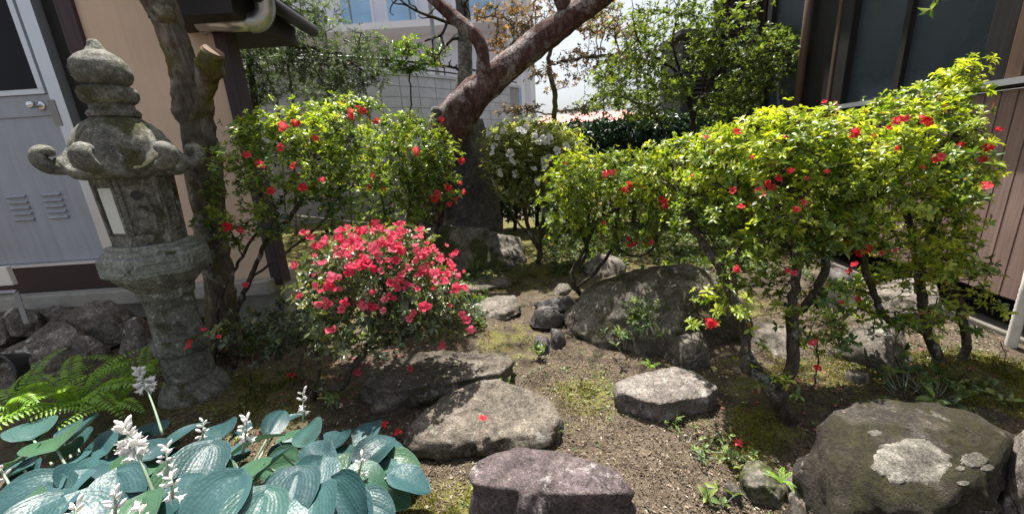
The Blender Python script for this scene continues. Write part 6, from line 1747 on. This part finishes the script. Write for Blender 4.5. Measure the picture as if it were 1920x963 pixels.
# ================================================================ ferns
def frond_mesh(name, seed, L_=0.40, pairs=22, pl=0.055, droop=0.45):
    rs_ = np.random.default_rng(seed)
    t_ = np.linspace(0, 1, pairs + 2)
    pts = np.stack([t_ * L_, 0.04 * L_ * np.sin(t_ * 3) * rs_.normal(), 0.30 * L_ * np.sin(t_ * 1.9) - droop * L_ * t_ ** 2.2], 1)
    Vr, Fr = tube(pts, np.linspace(0.0022, 0.0006, len(pts)), 4, False)
    bp, dd, nn, ls = [], [], [], []
    for i in range(1, pairs + 1):
        tg = pts[i + 1] - pts[i]; tg /= np.linalg.norm(tg)
        sd = np.cross(np.array([0, 0, 1.0]), tg); sd /= np.linalg.norm(sd)
        up = np.cross(tg, sd)
        pr = math.sin(math.pi * (0.12 + 0.86 * t_[i])) ** 0.7
        for s_ in (-1, 1):
            bp.append(pts[i]); d_ = sd * s_ + tg * 0.22 - up * 0.10 + rs_.normal(size=3) * 0.05
            dd.append(d_); nn.append(up + rs_.normal(size=3) * 0.08); ls.append(pl * pr * rs_.uniform(0.9, 1.1))
    ls = np.array(ls)
    LV, LF, LTn = leaves(np.array(bp), np.array(dd), np.array(nn), ls, np.full(len(ls), L_ / pairs * 0.78), LT4, rs_.uniform(0.3, 0.8, len(ls)), np.full(len(ls), 0.1))
    V = np.concatenate([Vr, LV]); F = [list(f) for f in Fr] + (LF + len(Vr)).tolist()
    me = mesh_np(name, V, F, True, {'tint': np.concatenate([np.full(len(Vr), 0.35), LTn])})
    me.materials.append(M['fern_leaf'])
    return me
fm = [frond_mesh('fern_frond_%d' % i, i, 0.42, 24, 0.055, [0.35, 0.5, 0.42][i]) for i in range(3)]
def fern(px, py, z, nfr, sc, label, seed, spread=(0, 6.28), rise=(10, 50), group='ferns'):
    rs_ = np.random.default_rng(seed)
    c = G(px, py, z)
    root = empty('fern', tuple(c), label, 'fern', group)
    for i in range(nfr):
        o = link('frond', fm[i % 3], None, root, (0, 0, 0))
        a = spread[0] + (spread[1] - spread[0]) * (i + rs_.uniform(-0.35, 0.35)) / nfr
        o.rotation_euler = (rs_.normal() * 0.2, -R(rs_.uniform(*rise)), a)
        s_ = sc * rs_.uniform(0.75, 1.1)
        o.scale = (s_, s_, s_)
    return root
fern(150, 762, 0.16, 14, 1.0, 'bright green sword fern with arching fronds left of the lantern', 1)
fern(275, 715, 0.18, 9, 0.85, 'smaller fern pressed against the lantern shaft', 2)
fern(40, 785, 0.16, 11, 0.95, 'fern at the left edge above the hosta leaves', 3)
fern(225, 770, 0.12, 9, 0.75, 'low fern between the sword fern and the white flower spike', 4)
fern(1238, 640, 0.08, 6, 0.42, 'little pale fern growing at the foot of the big mossy rock', 5, rise=(25, 65))
fern(1220, 690, 0.03, 5, 0.22, 'tiny fern seedling behind the angular stepping stone', 6)
fern(1465, 905, 0.12, 6, 0.20, 'grey green fern sprig among the small rocks in front', 7, rise=(15, 50))

# ================================================================ small plants
def weed(name, px, py, z, n, leaf, label, seed, mat='weed_leaf', wr=0.4, h=0.06, cat='plant', group='small weeds', tilt=(30, 80), per=4, r=0.03):
    rs_ = np.random.default_rng(seed)
    c = G(px, py, z)
    q = rs_.normal(size=(n, 3)) * np.array([r, r, 0]) + np.array([0, 0, 1]) * rs_.uniform(0.3, 1, n)[:, None] * h + c
    LV, LF, LTn = whorls(q, rs_.normal(size=(n, 3)) * 0.4 + np.array([0, 0, 1]), rs_, per, leaf, wr, tilt, LT8, rs_.uniform(0.2, 0.9, n), 0.3, 0.15)
    mb_ = MB()
    for p_ in q:
        mb_.tube([np.array([c[0] + (p_[0] - c[0]) * 0.4, c[1] + (p_[1] - c[1]) * 0.4, c[2] - 0.01]), p_], [0.0018, 0.0012], 4, False)
    root = empty(name, tuple(c), label, cat, group)
    mb_.build('stems', M['hosta_stem'], root, True)['kind'] = 'stuff'
    o = obj('leaves', LV, LF, M[mat], root, True, {'tint': LTn}); o['kind'] = 'stuff'
    return root
weed('small_shrub', 1200, 625, 0.12, 34, 0.055, 'dark leafy little shrub growing on the side of the big mossy rock', 1, 'green_leaf', 0.3, 0.24, r=0.075, per=6)
weed('small_shrub', 1170, 650, 0.02, 12, 0.05, 'drooping weed below the big mossy rock', 2, 'weed_leaf', 0.3, 0.12, r=0.05)
weed('grass_tuft', 905, 500, 0.04, 26, 0.16, 'thin pale grass blades in front of the rounded mossy boulder', 3, 'weed_leaf', 0.06, 0.05, r=0.22, tilt=(10, 70))
W_ = [(1010, 665, .02, 8, .045, 'pale five leaved weed below the black edging stones'), (1178, 772, .0, 5, .04, 'yellow green seedling under the corner of the angular stepping stone'), (1258, 800, .0, 7, .03, 'bluish seedling in the bare soil right of the path'), (1285, 835, .0, 14, .028, 'patch of bright clover like weeds in the bare soil'),
      (1360, 850, .0, 12, .03, 'yellow green weeds beside the mossy soil patch'), (1345, 945, .0, 5, .05, 'upright broad leaved seedling at the bottom edge'), (630, 765, .0, 5, .07, 'yellow green broad leaves at the foot of the pink azalea'), (490, 660, .02, 6, .035, 'yellow seedling behind the lantern foot'),
      (945, 730, .05, 3, .03, 'tiny sprout in the gap between two stepping stones'), (780, 840, .0, 6, .03, 'white edged sprouts left of the cracked stepping stone'), (1200, 520, .35, 7, .06, 'light green grass like plant behind the big mossy rock'), (1260, 470, .05, 8, .07, 'light green weed under the middle azalea'), (1560, 600, .05, 8, .05, 'leafy weed between the flat rocks'),
      (1640, 640, .1, 9, .05, 'dark leaved seedling in front of the broad pale rock'), (1050, 815, .0, 5, .02, 'grass sprigs right of the cracked stepping stone'), (440, 560, .1, 10, .10, 'broad pale hosta like leaves behind the leggy azalea'), (540, 520, .1, 10, .10, 'pale broad leaves under the rounded green azalea'), (1760, 740, .05, 22, .05, 'dark leafy shoots at the foot of the forked trunk'), (1840, 745, .02, 14, .05, 'low leaf mound right of the forked trunk'),
      (1700, 735, .05, 16, .045, 'low dark shoots behind the large lichen boulder')]
for i, (px, py, z, n_, lf, lb) in enumerate(W_):
    weed('weed', px, py, z, n_, lf, lb, 30 + i, 'green_leaf' if 'dark' in lb else 'weed_leaf', 0.45 if lf < 0.09 else 0.6, 0.05 + (0.08 if lf > 0.06 else 0.0) + (0.05 if 'shoots' in lb else 0), r=0.03 + (0.06 if n_ > 9 else 0))
# sparse tiny weeds and clover over the open soil
rs_ = np.random.default_rng(616)
n_ = 5200
gy_ = 0.95 + 3.2 * rs_.uniform(0, 1, n_) ** 1.4
gx_ = rs_.uniform(-0.9, 1.2, n_) * (gy_ * 0.9 + 0.5)
fld = fbm(np.stack([gx_, gy_, 0 * gx_], 1), 2.1, 3, 166)
kp = (fld > 0.25) | ((rs_.uniform(0, 1, n_) < 0.10) & (fld > -0.3))
gx_, gy_ = gx_[kp], gy_[kp]
gp_ = np.stack([gx_, gy_, Hf(gx_, gy_) + rs_.uniform(0.003, 0.015, len(gx_))], 1)
LV, LF, LTn = whorls(gp_, rs_.normal(size=gp_.shape) * 0.35 + np.array([0, 0, 1]), rs_, 4, 0.014, 0.55, (40, 88), LT4, rs_.uniform(0.1, 0.9, len(gp_)), 0.5, 0.15)
gc = obj('tiny_weeds', LV, LF, M['weed_leaf'], None, True, {'tint': LTn}, base=(0, 0, 0))
tag(gc, 'tiny green weeds scattered over the open soil', 'weeds', None, 'stuff')
# low ground cover between the far shrubs
rs_ = np.random.default_rng(515)
n_ = 9000
gx_, gy_ = rs_.uniform(-2.6, 3.4, n_), rs_.uniform(2.6, 8.5, n_)
kp = (fbm(np.stack([gx_, gy_, 0 * gx_], 1), 1.3, 3, 66) + 0.28 * (gy_ - 4.2) > -0.15) & (np.abs(gx_ - 0.1) > 0.35)
gx_, gy_ = gx_[kp], gy_[kp]
gp_ = np.stack([gx_, gy_, Hf(gx_, gy_) + rs_.uniform(0.01, 0.05, len(gx_))], 1)
LV, LF, LTn = whorls(gp_, rs_.normal(size=gp_.shape) * 0.3 + np.array([0, 0, 1]), rs_, 6, 0.05, 0.4, (35, 85), LT4, rs_.uniform(0.1, 0.8, len(gp_)), 0.4, 0.15)
gc = obj('ground_cover', LV, LF, M['green_leaf'], None, True, {'tint': LTn}, base=(0, 0, 0))
tag(gc, 'low leafy ground cover under the far shrubs', 'ground cover', None, 'stuff')
# twigs and single petals on the soil
rs_ = np.random.default_rng(717)
tv_, tf_, b0 = [], [], 0
for i in range(420):
    y0 = 0.95 + 3.0 * rs_.uniform() ** 1.5
    x0 = rs_.uniform(-0.9, 1.15) * (y0 * 0.9 + 0.5)
    a0 = rs_.uniform(0, 6.28); L_ = rs_.uniform(0.03, 0.14)
    q = np.array([[x0, y0], [x0 + L_ * 0.5 * math.cos(a0), y0 + L_ * 0.5 * math.sin(a0)], [x0 + L_ * math.cos(a0 + 0.25), y0 + L_ * math.sin(a0 + 0.25)]])
    p3 = np.column_stack([q, Hf(q[:, 0], q[:, 1]) + 0.005 + rs_.uniform(0, 0.006, 3)])
    V, F = tube(p3, [0.0016, 0.0014, 0.0007], 4, False)
    tv_.append(V); tf_ += [[k + b0 for k in f] for f in F]; b0 += len(V)
tg_ = obj('fallen_twigs', np.concatenate(tv_), tf_, M['azalea_bark'], None, True, base=(0, 0, 0))
tag(tg_, 'thin dry twigs lying on the soil', 'twigs', None, 'stuff')
n_ = 260
cc_ = [G(700, 700), G(640, 690), G(760, 660), G(1480, 760), G(1700, 700), G(860, 620)]
ci_ = rs_.integers(0, len(cc_), n_)
pp_ = np.array([cc_[k] for k in ci_]) + rs_.normal(size=(n_, 3)) * 0.22
pp_[:, 2] = Hf(pp_[:, 0], pp_[:, 1]) + 0.008
an_ = rs_.uniform(0, 6.28, n_)
V_, F_, T_ = leaves(pp_, np.stack([np.cos(an_), np.sin(an_), rs_.normal(size=n_) * 0.2], 1), np.stack([rs_.normal(size=n_) * 0.3, rs_.normal(size=n_) * 0.3, np.ones(n_)], 1), rs_.uniform(0.010, 0.02, n_), rs_.uniform(0.007, 0.013, n_), LT4, rs_.uniform(0, 1, n_))
fp_ = obj('fallen_petals', V_, F_, M['pink_flower'], None, True, base=(0, 0, 0))
tag(fp_, 'scattered pink petals on the soil under the azaleas', 'petals', None, 'stuff')
# fallen azalea flowers
FL = [(768, 692, .175, 'fallen red flower on the long olive stepping stone'), (905, 787, .17, 'fallen pink flower on the cracked stepping stone'), (720, 797, .10, 'fallen red flower at the right edge of the hosta'), (745, 812, .02, 'fallen petals on the soil beside the hosta'), (1382, 832, .01, 'fallen orange red flower on the mossy soil patch'), (547, 705, .02, 'fallen pink flower behind the white hosta spike')]
for px, py, z, lb in FL:
    c = G(px, py, z)
    o = link('fallen_flower', flower_mesh('fallen_flower', int(px), 5, 1.2, M['red_flower'], 0.024, 0.010), None, None, c)
    o.rotation_euler = (rsf.normal() * 0.2, rsf.normal() * 0.2, rsf.uniform(0, 6))
    tag(o, lb, 'flower', 'fallen azalea flowers')
# wrapped pole by the right house and its small concrete foot
pl = empty('support_pole', tuple(G(1893, 660, 0.05)), 'pale wrapped pole leaning by the right edge under the boarded wall', 'pole')
a, b = P(1893, 655, 2.15), P(1925, 540, 2.15)
pts = [a + (b - a) * i / 24 for i in range(25)] + [b + (b - a) * 0.9]
MB().tube(pts, [0.026 + 0.002 * (i % 2) for i in range(26)], 12).build('shaft', M['white_paint'], pl, True)
MB().tube([P(1893, 690, 2.12), P(1893, 650, 2.15)], 0.012, 8).build('spike', M['black_metal'], pl, True)
# little white box on the board wall at the right edge
wb = P(1912, 307, 2.42)
bx_ = RW(2.36, 0.02, 1.45)
vb = empty('vent_hood', tuple(bx_), 'small white vent hood on the boarded wall at the right edge', 'vent')
V = [RW(s_, o_, z_) for (o_, z_) in ((0.018, 1.42), (0.07, 1.42), (0.018, 1.55)) for s_ in (2.25, 2.45)]
obj('cover', V, [(0, 2, 3, 1), (2, 4, 5, 3), (0, 4, 2), (1, 3, 5), (0, 1, 5, 4)], M['white_paint'], vb)
